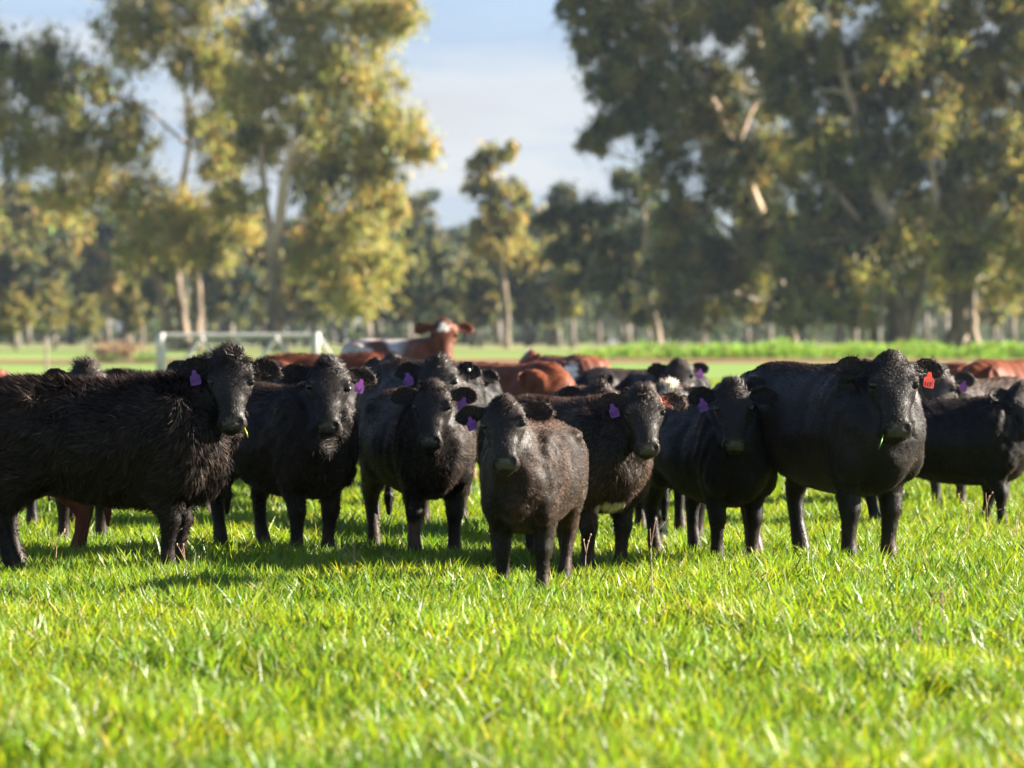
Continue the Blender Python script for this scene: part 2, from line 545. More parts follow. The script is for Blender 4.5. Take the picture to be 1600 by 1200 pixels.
    for it in range(14):
        acc = np.zeros((nV, 3))
        for k in range(3):
            acc[:, k] = np.bincount(E[:, 0], V[E[:, 1], k], nV) + np.bincount(E[:, 1], V[E[:, 0], k], nV)
        avg = acc / deg[:, None]
        ww = wgt if it % 2 == 0 else np.where((wgt > 0.5), wgt, 0)   # fine parts smoothed half as often
        V += (avg - V) * (ww * 0.75)[:, None]
    H = (V - O) @ HR / hs / np.array([UX, VX, 1])
    # carved details of the face
    for sgn in (-1, 1):
        # eye socket, shallow hollow around the eye
        dd = (H[:, 0] - sgn * 0.126) ** 2 / 0.03 ** 2 + (H[:, 1] - 0.188) ** 2 / 0.024 ** 2 + (H[:, 2] - 0.018) ** 2 / 0.035 ** 2
        k = np.exp(-dd * 1.2)[:, None]
        V += k * (-sgn * uB * 0.010 - nB * 0.006) * hs
        # hollow in front of the eye, down to the muzzle
        dd = (H[:, 0] - sgn * 0.092) ** 2 / 0.028 ** 2 + (H[:, 1] - 0.32) ** 2 / 0.08 ** 2 + (H[:, 2] - 0.01) ** 2 / 0.05 ** 2
        V += np.exp(-dd)[:, None] * (-sgn * uB * 0.007) * hs
        # nostril
        dd = (H[:, 0] - sgn * 0.050) ** 2 / 0.017 ** 2 + (H[:, 1] - 0.486) ** 2 / 0.020 ** 2 + (H[:, 2] - 0.02) ** 2 / 0.03 ** 2
        V += np.exp(-dd * 1.1)[:, None] * (-nB * 0.036 - sgn * uB * 0.008) * hs
        dd = (H[:, 0] - sgn * 0.060) ** 2 / 0.03 ** 2 + (H[:, 1] - 0.462) ** 2 / 0.012 ** 2 + (H[:, 2] - 0.02) ** 2 / 0.04 ** 2
        V += np.exp(-dd)[:, None] * (nB * 0.009) * hs
    # mouth line
    dd = (H[:, 1] - 0.522 - 0.5 * np.maximum(-0.06 - H[:, 2], 0) * -1) ** 2 / 0.005 ** 2
    mouth = np.exp(-dd) * (H[:, 2] < -0.01) * inhead
    V += mouth[:, None] * (nB * -0.006) * hs
    # body: hair thickness unevenness, ribs and folds at the neck
    bodyW = np.where(inhead | ear, 0, 1) * np.where(V[:, 2] > 0.45, 1, 0.2)
    lump = wob(V, 11, seed) * 0.006 + wob(V, 26, seed + 5) * 0.003 * (wool > 0.02)
    for sgn in (-1, 1):      # flank hollow, dip behind the shoulder blade, loin dip
        for c_, r3, dep in (((-0.70, 0.27, 1.03), (.10, .2, .09), .038), ((-0.22, 0.29, 0.92), (.055, .2, .20), .020), ((0.13, 0.20, 0.98), (.05, .2, .16), .018), ((-0.98, 0.20, 1.06), (.07, .2, .08), .022)):
            dd = ((V[:, 0] - c_[0]) / r3[0]) ** 2 + ((V[:, 2] - c_[2]) / r3[2]) ** 2
            side = np.clip((V[:, 1] * sgn - 0.06) / 0.1, 0, 1)
            V[:, 1] -= sgn * np.exp(-dd) * dep * side * ~(inhead | ear)
    folds = np.sin((V[:, 0] * 1.0 - V[:, 2] * 0.45) * 62 + wob(V, 5, seed + 21) * 2.2) * np.exp(-((V[:, 0] - 0.10) / 0.2) ** 2) * 0.0035 * (V[:, 2] > .6)
    me.vertices.foreach_set('co', V.astype(np.float32).ravel()); me.update()
    N = np.empty(nV * 3, np.float32); me.vertex_normals.foreach_get('vector', N); N = N.reshape(-1, 3).astype(float)
    V += N * ((lump + folds) * bodyW)[:, None]
    H = (V - O) @ HR / hs / np.array([UX, VX, 1])
    # colours
    base = {'black': BLACK, 'brown': (0.022, 0.014, 0.011), 'red': RED, 'roan': RED, 'darkred': (0.085, 0.026, 0.014), 'grey': (0.028, 0.023, 0.021)}[coat]
    col = np.tile(np.array(base), (nV, 1))
    if coat in ('black', 'brown', 'grey'):
        b = np.clip(wob(V, 4, seed + 9) * 0.8 + 0.15, 0, 1) * brown
        top = sm(1.05, 1.2, V[:, 2]) * brown
        k = np.clip(np.maximum(b, top), 0, 1)[:, None]
        k = k * np.where(inhead[:, None], 0.3, 1)
        col = col * (1 - k) + np.array(BROWN) * k
    else:
        k = np.clip(wob(V, 6, seed + 9) * 0.5 + 0.3, 0, 1)[:, None] * 0.5
        col = col * (1 - k) + np.array(base) * 0.55 * k
    if coat in ('black', 'brown', 'grey'): col[inhead & ~ear] += np.array((0.008, 0.0065, 0.0058))  # head colour raised to stand in for the sheen of sunlit hair
    rough = np.where(inhead, 0.52, np.where(wool < 0.016, 0.505, 0.545))
    if coat == 'roan':
        k = (np.clip(wob(V, 7, seed + 3) * 2 + 0.5, 0, 1) * sm(-0.1, -0.35, V[:, 0]) * sm(0.7, 0.85, V[:, 2]))[:, None] * 0.8
        k = np.where(inhead[:, None], 0, k)
        col = col * (1 - k) + np.array((0.55, 0.50, 0.46)) * k
    for pt in (patches or []):
        kind, c, r, cc = pt
        Q = H if kind == 'head' else V
        dd = (((Q - np.array(c)) / np.array(r)) ** 2).sum(1)
        k = np.clip((1.0 + 0.9 * wob(V, 22, seed + 7) - dd) * 1.3, 0, 1)[:, None]
        if kind == 'head': k = k * (inhead | ear)[:, None]
        col = col * (1 - k) + np.array(cc) * k
    # bare nose pad, nostril, mouth, inside of ear, hoof
    nose = np.clip((H[:, 1] - 0.462) / 0.014, 0, 1) * np.clip((0.060 - np.abs(H[:, 0])) / 0.012, 0, 1) * (H[:, 2] > -0.05) * inhead * (H[:, 1] < 0.535)
    nosec = np.array((0.060, 0.052, 0.050)) if coat in ('black', 'brown', 'grey') else np.array((0.42, 0.2, 0.15))
    col = col * (1 - nose[:, None]) + nosec * nose[:, None]
    rough = rough * (1 - nose) + 0.33 * nose
    for sgn in (-1, 1):
        dd = (H[:, 0] - sgn * 0.050) ** 2 / 0.019 ** 2 + (H[:, 1] - 0.489) ** 2 / 0.020 ** 2
        k = (np.clip(1.5 - dd, 0, 1) * inhead * (H[:, 2] > -0.04))[:, None]
        col = col * (1 - k) + np.array((0.002, 0.0015, 0.0015)) * k
        # pale rim of the lids
        dd = (H[:, 0] - sgn * 0.128) ** 2 / 0.03 ** 2 + (H[:, 1] - 0.192) ** 2 / 0.026 ** 2
        k = (np.clip(1.4 - dd, 0, 1) * inhead * (H[:, 2] > -0.04))[:, None] * 0.6
        lid = np.array((0.14, 0.11, 0.095)) if coat in ('black', 'brown', 'grey') else np.array((0.3, 0.12, 0.07))
        col = col * (1 - k) + lid * k
    col = col * (1 - 0.8 * mouth[:, None])
    hoof = sm(0.075, 0.05, V[:, 2])
    col = col * (1 - hoof[:, None]) + np.array((0.03, 0.025, 0.02)) * hoof[:, None]
    mud = (sm(0.32, 0.10, V[:, 2]) * np.clip(0.5 + wob(V, 14, seed + 2), 0, 1) * 0.55)[:, None]
    col = col * (1 - mud) + np.array((0.075, 0.045, 0.03)) * mud
    # hair strands
    me.vertices.foreach_set('co', V.astype(np.float32).ravel()); me.update()
    me.vertex_normals.foreach_get('vector', (Nn := np.empty(nV * 3, np.float32))); N = Nn.reshape(-1, 3).astype(float)
    if nhair:
        lp = np.empty(len(me.loops), np.int32); me.loops.foreach_get('vertex_index', lp)
        ls = np.empty(len(me.polygons), np.int32); me.polygons.foreach_get('loop_start', ls)
        ar = np.empty(len(me.polygons), np.float32); me.polygons.foreach_get('area', ar)
        fc = lp[ls]
        # density: thick on poll, ears and back line, thin low on the legs
        hair_len = np.full(nV, wool)
        hair_len = np.where(V[:, 2] < 0.42, 0.014 + wool * 0.25, hair_len)
        hair_len = np.where(inhead, 0.012, hair_len)
        neckm = np.exp(-(np.maximum(0, np.linalg.norm((H - np.array([0, .1, -.15])) * np.array([1, .8, 1]), axis=1) - .12) / .12) ** 2)
        hair_len = np.where(~inhead, hair_len * (1 - 0.45 * neckm), hair_len)
        pollm = np.exp(-((H[:, 0] / 0.085) ** 2 + ((H[:, 1] - 0.01) / 0.06) ** 2 + ((H[:, 2] + 0.01) / 0.10) ** 2))
        hair_len = hair_len + tuft * pollm
        crest = sm(1.10, 1.20, V[:, 2]) * ~inhead
        hair_len = hair_len + wool * 0.35 * crest
        hair_len = np.where(ear, 0.022, hair_len)
        dens = np.ones(nV); dens = np.where(inhead, 2.6, dens); dens += pollm * 11; dens = np.where(ear, 2.2, dens); dens = np.where(V[:, 2] < 0.42, 0.5, dens)
        dens *= 1 + crest
        camdir = R.T @ np.array([0, -1.0, 0.1])
        fac = (N @ camdir > -0.35) * 0.8 + 0.2
        pr = ar * (dens * fac)[fc]; pr = pr / pr.sum()
        rg = np.random.default_rng(seed * 13 + 1)
        pick = rg.choice(len(fc), nhair, p=pr)
        j = lp[np.minimum(ls[pick] + rg.integers(0, 3, nhair), len(lp) - 1)]
        i0 = fc[pick]
        f = rg.random((nhair, 1))
        P = V[i0] * f + V[j] * (1 - f); Nn2 = N[i0]
        comb = np.tile(np.array([-0.75, 0, -0.75]), (nhair, 1))
        hh = inhead[i0] | ear[i0]
        comb[hh] = vB * 0.9
        pm = pollm[i0]
        comb = comb + wobv(P, 9, seed) * (0.55 + 9 * wool)
        upw = -vB * 1.0 + nB * 0.35
        comb = comb * (1 - pm[:, None]) + (upw + wobv(P, 35, seed + 1) * 1.2) * pm[:, None] * 1.2
        comb += rg.normal(size=(nhair, 3)) * 0.22
        comb -= Nn2 * (comb * Nn2).sum(1)[:, None]
        comb /= np.linalg.norm(comb, axis=1)[:, None] + 1e-6
        lift = (0.22 + 0.35 * pm + 0.25 * crest[i0] + rg.random(nhair) * 0.25 + (wool > 0.035) * 0.12)[:, None]
        dirv = comb * (1 - lift) + Nn2 * lift
        dirv /= np.linalg.norm(dirv, axis=1)[:, None]
        Lh = (hair_len[i0] * (0.55 + 0.75 * rg.random(nhair)))[:, None]
        sd2 = np.cross(dirv, Nn2 + rg.normal(size=(nhair, 3)) * 0.5); sd2 /= np.linalg.norm(sd2, axis=1)[:, None] + 1e-6
        wd = np.where(hh, 0.0011, 0.0013 + 0.015 * wool)[:, None] * (0.8 + Lh * 8)
        a = P - Nn2 * 0.002 - sd2 * wd; b2 = P - Nn2 * 0.002 + sd2 * wd
        mid = P + dirv * Lh * 0.55 + Nn2 * 0.001; 
        tip = P + dirv * Lh + (comb - Nn2 * 0.4) * Lh * 0.22
        HV = np.stack([a, b2, mid - sd2 * wd * .6, mid + sd2 * wd * .6, tip], 1).reshape(-1, 3)
        k = np.arange(nhair) * 5
        HF = np.concatenate([np.stack([k, k + 1, k + 3], 1), np.stack([k, k + 3, k + 2], 1), np.stack([k + 2, k + 3, k + 4], 1)])
        hc = col[i0] * (0.8 + 0.9 * rg.random((nhair, 1)))
        warm = (rg.random(nhair) < 0.25 + 0.3 * brown)[:, None] * (coat in ('black', 'brown', 'grey'))
        if coat in ('black', 'brown', 'grey'): hc = hc + np.array((0.034, 0.027, 0.023)) * rg.random((nhair, 1)) ** 2 * (0.22 + 1.1 * brown)
        hc = hc + warm * np.array((0.058, 0.036, 0.024)) * (0.4 + brown)
        fleck = (rg.random(nhair) < 0.005) & ~hh
        hc[fleck] = np.array((0.20, 0.15, 0.10))
        hcol = np.repeat(np.concatenate([hc, np.where(hh, 0.45, 0.56)[:, None]], 1), 5, axis=0)
    M = np.eye(4); 
    S = s
    def toW(P): return (np.asarray(P) * S) @ R.T
    me.vertices.foreach_set('co', toW(V).astype(np.float32).ravel())
    me.polygons.foreach_set('use_smooth', np.ones(len(me.polygons), bool))
    ca = me.color_attributes.new('col', 'FLOAT_COLOR', 'POINT')
    ca.data.foreach_set('color', np.concatenate([col, rough[:, None]], 1).astype(np.float32).ravel())
    me.materials.clear(); me.materials.append(M_HIDE)
    me.update()
    me.name = 'body'
    bo = bpy.data.objects.new('body', me); C.objects.link(bo); bo.parent = root
    if nhair:
        ho = mesh_obj('hair', toW(HV), HF, M_HAIR, bo, True, hcol)
        rn = Nn2 * 0.9 + dirv * 0.25 + rg.normal(size=(nhair, 3)) * 0.28
        rn /= np.linalg.norm(rn, axis=1)[:, None]
        if len(ho.data.vertices) == nhair * 5:
            ho.data.normals_split_custom_set_from_vertices(np.repeat(rn @ R.T, 5, axis=0))
    # eyes
    for sgn in (-1, 1):
        e = MB(); e.ball(hl(sgn * 0.116, 0.190, 0.012), 0.025 * hs, None, 16, 10)
        e.V = [toW(v) for v in e.V]
        e.build('eye', M_EYE, bo)
    # tags
    for which, (b_, eo, ew, en, EL, sgn) in enumerate(earC):
        tc_ = (tagc, tagc2)[which] if (tagc or tagc2) else None
        if tc_:
            w = 0.031; t_ = MB()
            c = b_ + eo * EL * 0.50 + ew * 0.055 + en * 0.012
            th = 0.0025
            prof = [(-0.010, -0.038), (0.010, -0.038), (0.016, -0.010), (w, 0.0), (w, 0.050), (w - .008, 0.057), (-w + .008, 0.057), (-w, 0.050), (-w, 0.0), (-0.016, -0.010)]
            dn = ew * 0.9 - eo * 0.25; dn = dn / np.linalg.norm(dn)
            sx = eo - dn * (eo @ dn); sx /= np.linalg.norm(sx)
            nn_ = np.cross(sx, dn); nn_ = nn_ if nn_ @ nB > 0 else -nn_
            fr = [c + sx * a + dn * b3 + nn_ * (th + 0.05 * a * a * 8) for a, b3 in prof]
            bk = [c + sx * a + dn * b3 - nn_ * th for a, b3 in prof]
            n = len(prof)
            t_.add(fr + bk, [list(range(n)), list(range(2 * n - 1, n - 1, -1))] + [[i, (i + 1) % n, n + (i + 1) % n, n + i] for i in range(n)])
            t_.V = [toW(v) for v in t_.V]
            to = t_.build('ear_tag', {'purple': M_PURPLE, 'red': M_RED}[tc_], bo, False)
            # worn number printed on the tag
            st = MB()
            digits = [(-0.019, '7'), (-0.001, '1'), (0.017, '4')] if tc_ == 'purple' else [(-0.02, '1'), (-0.006, '1'), (0.008, '1'), (0.022, '7')]
            segs = {'7': [((-.006, 0), (.006, 0)), ((.006, 0), (-.002, .024))], '1': [((0, 0), (0, .024))],
                    '4': [((.004, 0), (.004, .024)), ((.004, 0), (-.006, .015)), ((-.006, .015), (.008, .015))]}
            for ox, dg_ in digits:
                for (a0, b0), (a1, b1) in segs[dg_]:
                    q0 = c + sx * (ox + a0) + dn * (0.018 + b0) + nn_ * 0.0065; q1 = c + sx * (ox + a1) + dn * (0.018 + b1) + nn_ * 0.0065
                    st.bar(toW(q0), toW(q1), 0.0035, 0.002)
            st.build('tag_number', M_INK, to, False)
        if stud and which == 1:
            e = MB(); e.ball(b_ + eo * EL * 0.55 + en * 0.01, 0.012, None, 8, 6); e.V = [toW(v) for v in e.V]
            e.build('ear_stud', M_STUD, bo)
    return root, (lambda u, v, n: org + toW(hl(u, v, n)))


def wobv(P, f, seed):
    return np.stack([wob(P, f, seed + 31), wob(P, f, seed + 57), wob(P, f, seed + 83)], 1)

# ------------------------------------------------------------------ the paddock
def ramp(nt, stops):
    r = nt.nodes.new('ShaderNodeValToRGB')
    el = r.color_ramp.elements
    while len(el) < len(stops): el.new(0.5)
    for e, (p, c) in zip(el, stops):
        e.position = p; e.color = (*c, 1)
    return r


def ground_material():
    m, nt, b, out = new_mat('pasture ground')
    g = nt.nodes.new('ShaderNodeNewGeometry')
    n = nt.nodes.new('ShaderNodeTexNoise'); n.inputs['Scale'].default_value = 0.5; n.inputs['Detail'].default_value = 8
    nt.links.new(g.outputs['Position'], n.inputs['Vector'])
    near = ramp(nt, [(0.3, (0.030, 0.045, 0.012)), (0.5, (0.045, 0.075, 0.016)), (0.7, (0.07, 0.10, 0.025))])
    nt.links.new(n.outputs['Fac'], near.inputs[0])
    mp_ = nt.nodes.new('ShaderNodeMapping'); mp_.inputs['Scale'].default_value = (0.05, 0.02, 1)
    nt.links.new(g.outputs['Position'], mp_.inputs['Vector'])
    n2 = nt.nodes.new('ShaderNodeTexNoise'); n2.inputs['Scale'].default_value = 1.0; n2.inputs['Detail'].default_value = 6
    nt.links.new(mp_.outputs[0], n2.inputs['Vector'])
    far = ramp(nt, [(0.35, (0.13, 0.21, 0.045)), (0.55, (0.17, 0.24, 0.06)), (0.7, (0.24, 0.22, 0.09))])
    nt.links.new(n2.outputs['Fac'], far.inputs[0])
    sep = nt.nodes.new('ShaderNodeSeparateXYZ'); nt.links.new(g.outputs['Position'], sep.inputs[0])
    dist = nt.nodes.new('ShaderNodeMapRange'); dist.inputs['From Min'].default_value = 45; dist.inputs['From Max'].default_value = 95
    nt.links.new(sep.outputs['Y'], dist.inputs['Value'])
    mixc = nt.nodes.new('ShaderNodeMix'); mixc.data_type = 'RGBA'
    nt.links.new(dist.outputs[0], mixc.inputs['Factor']); nt.links.new(near.outputs[0], mixc.inputs['A']); nt.links.new(far.outputs[0], mixc.inputs['B'])
    # pale dry grass far off under the trees
    d2 = nt.nodes.new('ShaderNodeMapRange'); d2.inputs['From Min'].default_value = 380; d2.inputs['From Max'].default_value = 560
    nt.links.new(sep.outputs['Y'], d2.inputs['Value'])
    mul = nt.nodes.new('ShaderNodeMath'); mul.operation = 'MULTIPLY'
    nt.links.new(d2.outputs[0], mul.inputs[0]); mul.inputs[1].default_value = 0.45
    mix2 = nt.nodes.new('ShaderNodeMix'); mix2.data_type = 'RGBA'; mix2.inputs['B'].default_value = (0.27, 0.21, 0.12, 1)
    nt.links.new(mul.outputs[0], mix2.inputs['Factor']); nt.links.new(mixc.outputs['Result'], mix2.inputs['A'])
    nt.links.new(mix2.outputs['Result'], b.inputs['Base Color'])
    b.inputs['Roughness'].default_value = 0.9
    b.inputs['Specular IOR Level'].default_value = 0.1
    bp = nt.nodes.new('ShaderNodeBump'); bp.inputs['Strength'].default_value = 0.6; bp.inputs['Distance'].default_value = 0.05
    nt.links.new(n.outputs['Fac'], bp.inputs['Height']); nt.links.new(bp.outputs[0], b.inputs['Normal'])
    return m


ys = np.concatenate([np.linspace(-14, 10, 13), np.linspace(10.3, 50, 130), np.linspace(51, 120, 70), np.linspace(124, 400, 60), np.linspace(420, 1340, 30)])
us = np.linspace(-1, 1, 111)
xs_ = np.sign(us) * (np.abs(us) ** 2.6) * 440 + us * 20
GX, GY = np.meshgrid(xs_, ys)
GV = np.stack([GX.ravel(), GY.ravel(), gz(GX, GY).ravel()], 1)
nx, ny = len(xs_), len(ys)
i_, j_ = np.meshgrid(np.arange(nx - 1), np.arange(ny - 1))
q0 = (j_ * nx + i_).ravel()
GF = np.stack([q0, q0 + 1, q0 + nx + 1, q0 + nx], 1)
ground = mesh_obj('ground', GV, GF, ground_material())
tag(ground, 'green pasture ground under the herd reaching to the far trees', None, None, 'structure')

# bare red brown track across the paddock
def strip(name, y0f, y1f, x0, x1, mat, dz, label):
    X = np.linspace(x0, x1, 90)
    V = []
    for x in X:
        for k in range(4):
            y = y0f(x) + (y1f(x) - y0f(x)) * k / 3
            V.append((x, y, float(gz(x, y)) + dz))
    F = [[i * 4 + k, (i + 1) * 4 + k, (i + 1) * 4 + k + 1, i * 4 + k + 1] for i in range(len(X) - 1) for k in range(3)]
    o = mesh_obj(name, V, F, mat)
    return tag(o, label, None, None, 'structure')


M_DIRT = simple_mat('red brown earth', (0.17, 0.088, 0.052), 0.95, 0.25, 0.25, spec=0.1)
strip('dirt_track', lambda x: 222 + 6 * math.sin(x * .11) + 3 * math.sin(x * .37), lambda x: 268 + 9 * math.sin(x * .09 + 1) + 4 * math.sin(x * .31), -140, 140, M_DIRT, 0.02,
      'bare red brown earth track crossing the paddock behind the herd')

# ------------------------------------------------------------------ grass
def blade_material():
    m, nt, b, out = new_mat('grass blade')
    vc = nt.nodes.new('ShaderNodeVertexColor'); vc.layer_name = 'col'
    oi = nt.nodes.new('ShaderNodeObjectInfo')
    g = nt.nodes.new('ShaderNodeNewGeometry')
    n = nt.nodes.new('ShaderNodeTexNoise'); n.inputs['Scale'].default_value = 0.55; n.inputs['Detail'].default_value = 4
    nt.links.new(g.outputs['Position'], n.inputs['Vector'])
    r = ramp(nt, [(0.32, (0.60, 0.72, 0.75)), (0.5, (1.0, 1.0, 1.0)), (0.68, (1.30, 1.12, 0.9))])
    nt.links.new(n.outputs['Fac'], r.inputs[0])
    mu = nt.nodes.new('ShaderNodeVectorMath'); mu.operation = 'MULTIPLY'
    nt.links.new(vc.outputs['Color'], mu.inputs[0]); nt.links.new(r.outputs[0], mu.inputs[1])
    nt.links.new(mu.outputs[0], b.inputs['Base Color'])
    b.inputs['Roughness'].default_value = 0.42
    b.inputs['Specular IOR Level'].default_value = 0.45
    tr = nt.nodes.new('ShaderNodeBsdfTranslucent')
    mu2 = nt.nodes.new('ShaderNodeVectorMath'); mu2.operation = 'MULTIPLY'; mu2.inputs[1].default_value = (1.6, 1.35, 0.45)
    nt.links.new(mu.outputs[0], mu2.inputs[0]); nt.links.new(mu2.outputs[0], tr.inputs['Color'])
    ms = nt.nodes.new('ShaderNodeMixShader'); ms.inputs[0].default_value = 0.5
    nt.links.new(b.outputs[0], ms.inputs[1]); nt.links.new(tr.outputs[0], ms.inputs[2]); nt.links.new(ms.outputs[0], out.inputs['Surface'])
    return m


M_BLADE = blade_material()


def tuft(seed, nb, rad, hmin, hmax, wid, dead=0.045):
    r = np.random.default_rng(seed)
    V = []; F = []; Cc = []
    for k in range(nb):
        a = r.uniform(0, 2 * np.pi); rr = rad * math.sqrt(r.random())
        p = np.array([math.cos(a) * rr, math.sin(a) * rr, -0.01])
        h = r.uniform(hmin, hmax); w = wid * r.uniform(0.6, 1.3)
        az = r.uniform(0, 2 * np.pi); lean = abs(r.normal(0.32, 0.28)); bend = r.uniform(0.1, 1.0)
        d = np.array([math.cos(az), math.sin(az), 0]); f = r.uniform(0, 2 * np.pi)
        s_ = np.array([math.cos(f), math.sin(f), 0])
        c = np.array([0.138, 0.232, 0.018]) * r.uniform(0.7, 1.3) * np.array([r.uniform(0.75, 1.35), 1, r.uniform(.7, 1.6)])
        if r.random() < dead: c = np.array([0.42, 0.38, 0.25]) * r.uniform(.7, 1.2)
        b0 = len(V)
        for i, t in enumerate((0, .35, .7, 1)):
            cen = p + np.array([0, 0, h * t * (1 - 0.18 * bend * t)]) + d * h * (lean * t + bend * 0.45 * t * t)
            ww = w * (0.75, 1, .75, 0)[i]
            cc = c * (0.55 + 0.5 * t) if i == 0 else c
            if i < 3:
                V += [cen - s_ * ww / 2, cen + s_ * ww / 2]; Cc += [cc, cc]
            else:
                V.append(cen); Cc.append(cc)
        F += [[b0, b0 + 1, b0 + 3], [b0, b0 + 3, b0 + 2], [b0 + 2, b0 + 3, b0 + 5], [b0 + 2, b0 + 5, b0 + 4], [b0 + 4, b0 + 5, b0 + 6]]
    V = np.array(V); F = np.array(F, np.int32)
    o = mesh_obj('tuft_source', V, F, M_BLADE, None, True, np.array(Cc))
    C.objects.unlink(o)
    return o


def scatter(name, sources, P, rot, scl, idx, label):
    col = bpy.data.collections.new(name + ' sources')
    for i, o in enumerate(sources):
        o.name = f'{name}_tuft.{i:03d}'; col.objects.link(o)
    me = bpy.data.meshes.new(name)
    n = len(P)
    me.vertices.add(n); me.vertices.foreach_set('co', P.astype(np.float32).ravel())
    a = me.attributes.new('rot', 'FLOAT_VECTOR', 'POINT'); a.data.foreach_set('vector', rot.astype(np.float32).ravel())
    a = me.attributes.new('scl', 'FLOAT', 'POINT'); a.data.foreach_set('value', scl.astype(np.float32))
    a = me.attributes.new('idx', 'INT', 'POINT'); a.data.foreach_set('value', idx.astype(np.int32))
    o = bpy.data.objects.new(name, me); C.objects.link(o)
    ng = bpy.data.node_groups.new(name, 'GeometryNodeTree')
    ng.interface.new_socket('Geometry', in_out='INPUT', socket_type='NodeSocketGeometry')
    ng.interface.new_socket('Geometry', in_out='OUTPUT', socket_type='NodeSocketGeometry')
    gi = ng.nodes.new('NodeGroupInput'); go = ng.nodes.new('NodeGroupOutput')
    ip = ng.nodes.new('GeometryNodeInstanceOnPoints')
    ci = ng.nodes.new('GeometryNodeCollectionInfo'); ci.inputs['Collection'].default_value = col
    ci.inputs['Separate Children'].default_value = True; ci.inputs['Reset Children'].default_value = True
    ip.inputs['Pick Instance'].default_value = True

    def attr(nm, ty):
        q = ng.nodes.new('GeometryNodeInputNamedAttribute'); q.data_type = ty; q.inputs['Name'].default_value = nm
        return q.outputs['Attribute']
    ng.links.new(gi.outputs[0], ip.inputs['Points']); ng.links.new(ci.outputs[0], ip.inputs['Instance'])
    ng.links.new(attr('idx', 'INT'), ip.inputs['Instance Index'])
    er = ng.nodes.new('FunctionNodeEulerToRotation'); ng.links.new(attr('rot', 'FLOAT_VECTOR'), er.inputs[0])
    ng.links.new(er.outputs[0], ip.inputs['Rotation'])
    ng.links.new(attr('scl', 'FLOAT'), ip.inputs['Scale'])
    ng.links.new(ip.outputs[0], go.inputs[0])
    md = o.modifiers.new('scatter', 'NODES'); md.node_group = ng
    tag(o, label, None, None, 'stuff')
    return o


def field_noise(x, y):
    return (np.sin(x * 1.7 + 2.1 * np.sin(y * .6)) * np.sin(y * 0.9 + 1.3 * np.sin(x * 1.1)) + 0.6 * np.sin(x * 3.9 + y * 1.3) * np.sin(y * 2.7 - x)) / 1.6


def in_belt(y0, y1, dens, margin, seed):
    r = np.random.default_rng(seed)
    wmax = 0.128 * y1 + margin
    n = int((y1 - y0) * 2 * wmax * dens)
    x = r.uniform(-wmax, wmax, n); y = r.uniform(y0, y1, n)
    k = (np.abs(x) < 0.128 * y + margin) & ~((field_noise(x * 1.9 + 4, y * 1.7) < -0.35) & (r.random(n) < 0.55))
    return x[k], y[k], r





src = [tuft(100 + i, 30, 0.10, 0.075, 0.20, 0.0130) for i in range(9)]
x, y, r = in_belt(12.5, 46, 72, 2.2, 5)
nn = field_noise(x, y)
P = np.stack([x, y, gz(x, y)], 1)
rot = np.stack([r.normal(0, .12, len(x)), r.normal(0, .12, len(x)), r.uniform(0, 6.28, len(x))], 1)
scatter('grass', src, P, rot, (1.0 + 0.36 * nn) * r.uniform(.75, 1.25, len(x)), r.integers(0, 9, len(x)),
        'lush bright green grass the herd is standing in')
src2 = [tuft(300 + i, 26, 0.20, 0.10, 0.22, 0.016) for i in range(5)]
x, y, r = in_belt(46, 125, 13, 4, 6)
P = np.stack([x, y, gz(x, y)], 1)
rot = np.stack([r.normal(0, .1, len(x)), r.normal(0, .1, len(x)), r.uniform(0, 6.28, len(x))], 1)
scatter('far_grass', src2, P, rot, r.uniform(.7, 1.25, len(x)), r.integers(0, 5, len(x)),
        'grass of the open paddock behind the herd')

# ------------------------------------------------------------------ trees
def leaf_material(name, tint=(1, 1, 1), trans=0.5):
    m, nt, b, out = new_mat(name)
    vc = nt.nodes.new('ShaderNodeVertexColor'); vc.layer_name = 'col'
    mu = nt.nodes.new('ShaderNodeVectorMath'); mu.operation = 'MULTIPLY'; mu.inputs[1].default_value = tint
    nt.links.new(vc.outputs['Color'], mu.inputs[0]); nt.links.new(mu.outputs[0], b.inputs['Base Color'])
    b.inputs['Roughness'].default_value = 0.5; b.inputs['Specular IOR Level'].default_value = 0.2
    tr = nt.nodes.new('ShaderNodeBsdfTranslucent')
    mu2 = nt.nodes.new('ShaderNodeVectorMath'); mu2.operation = 'MULTIPLY'; mu2.inputs[1].default_value = (1.25, 1.12, 0.7)
    nt.links.new(mu.outputs[0], mu2.inputs[0]); nt.links.new(mu2.outputs[0], tr.inputs['Color'])
    ms = nt.nodes.new('ShaderNodeMixShader'); ms.inputs[0].default_value = trans
    nt.links.new(b.outputs[0], ms.inputs[1]); nt.links.new(tr.outputs[0], ms.inputs[2]); nt.links.new(ms.outputs[0], out.inputs['Surface'])
    return m


M_LEAF = leaf_material('gum leaf')


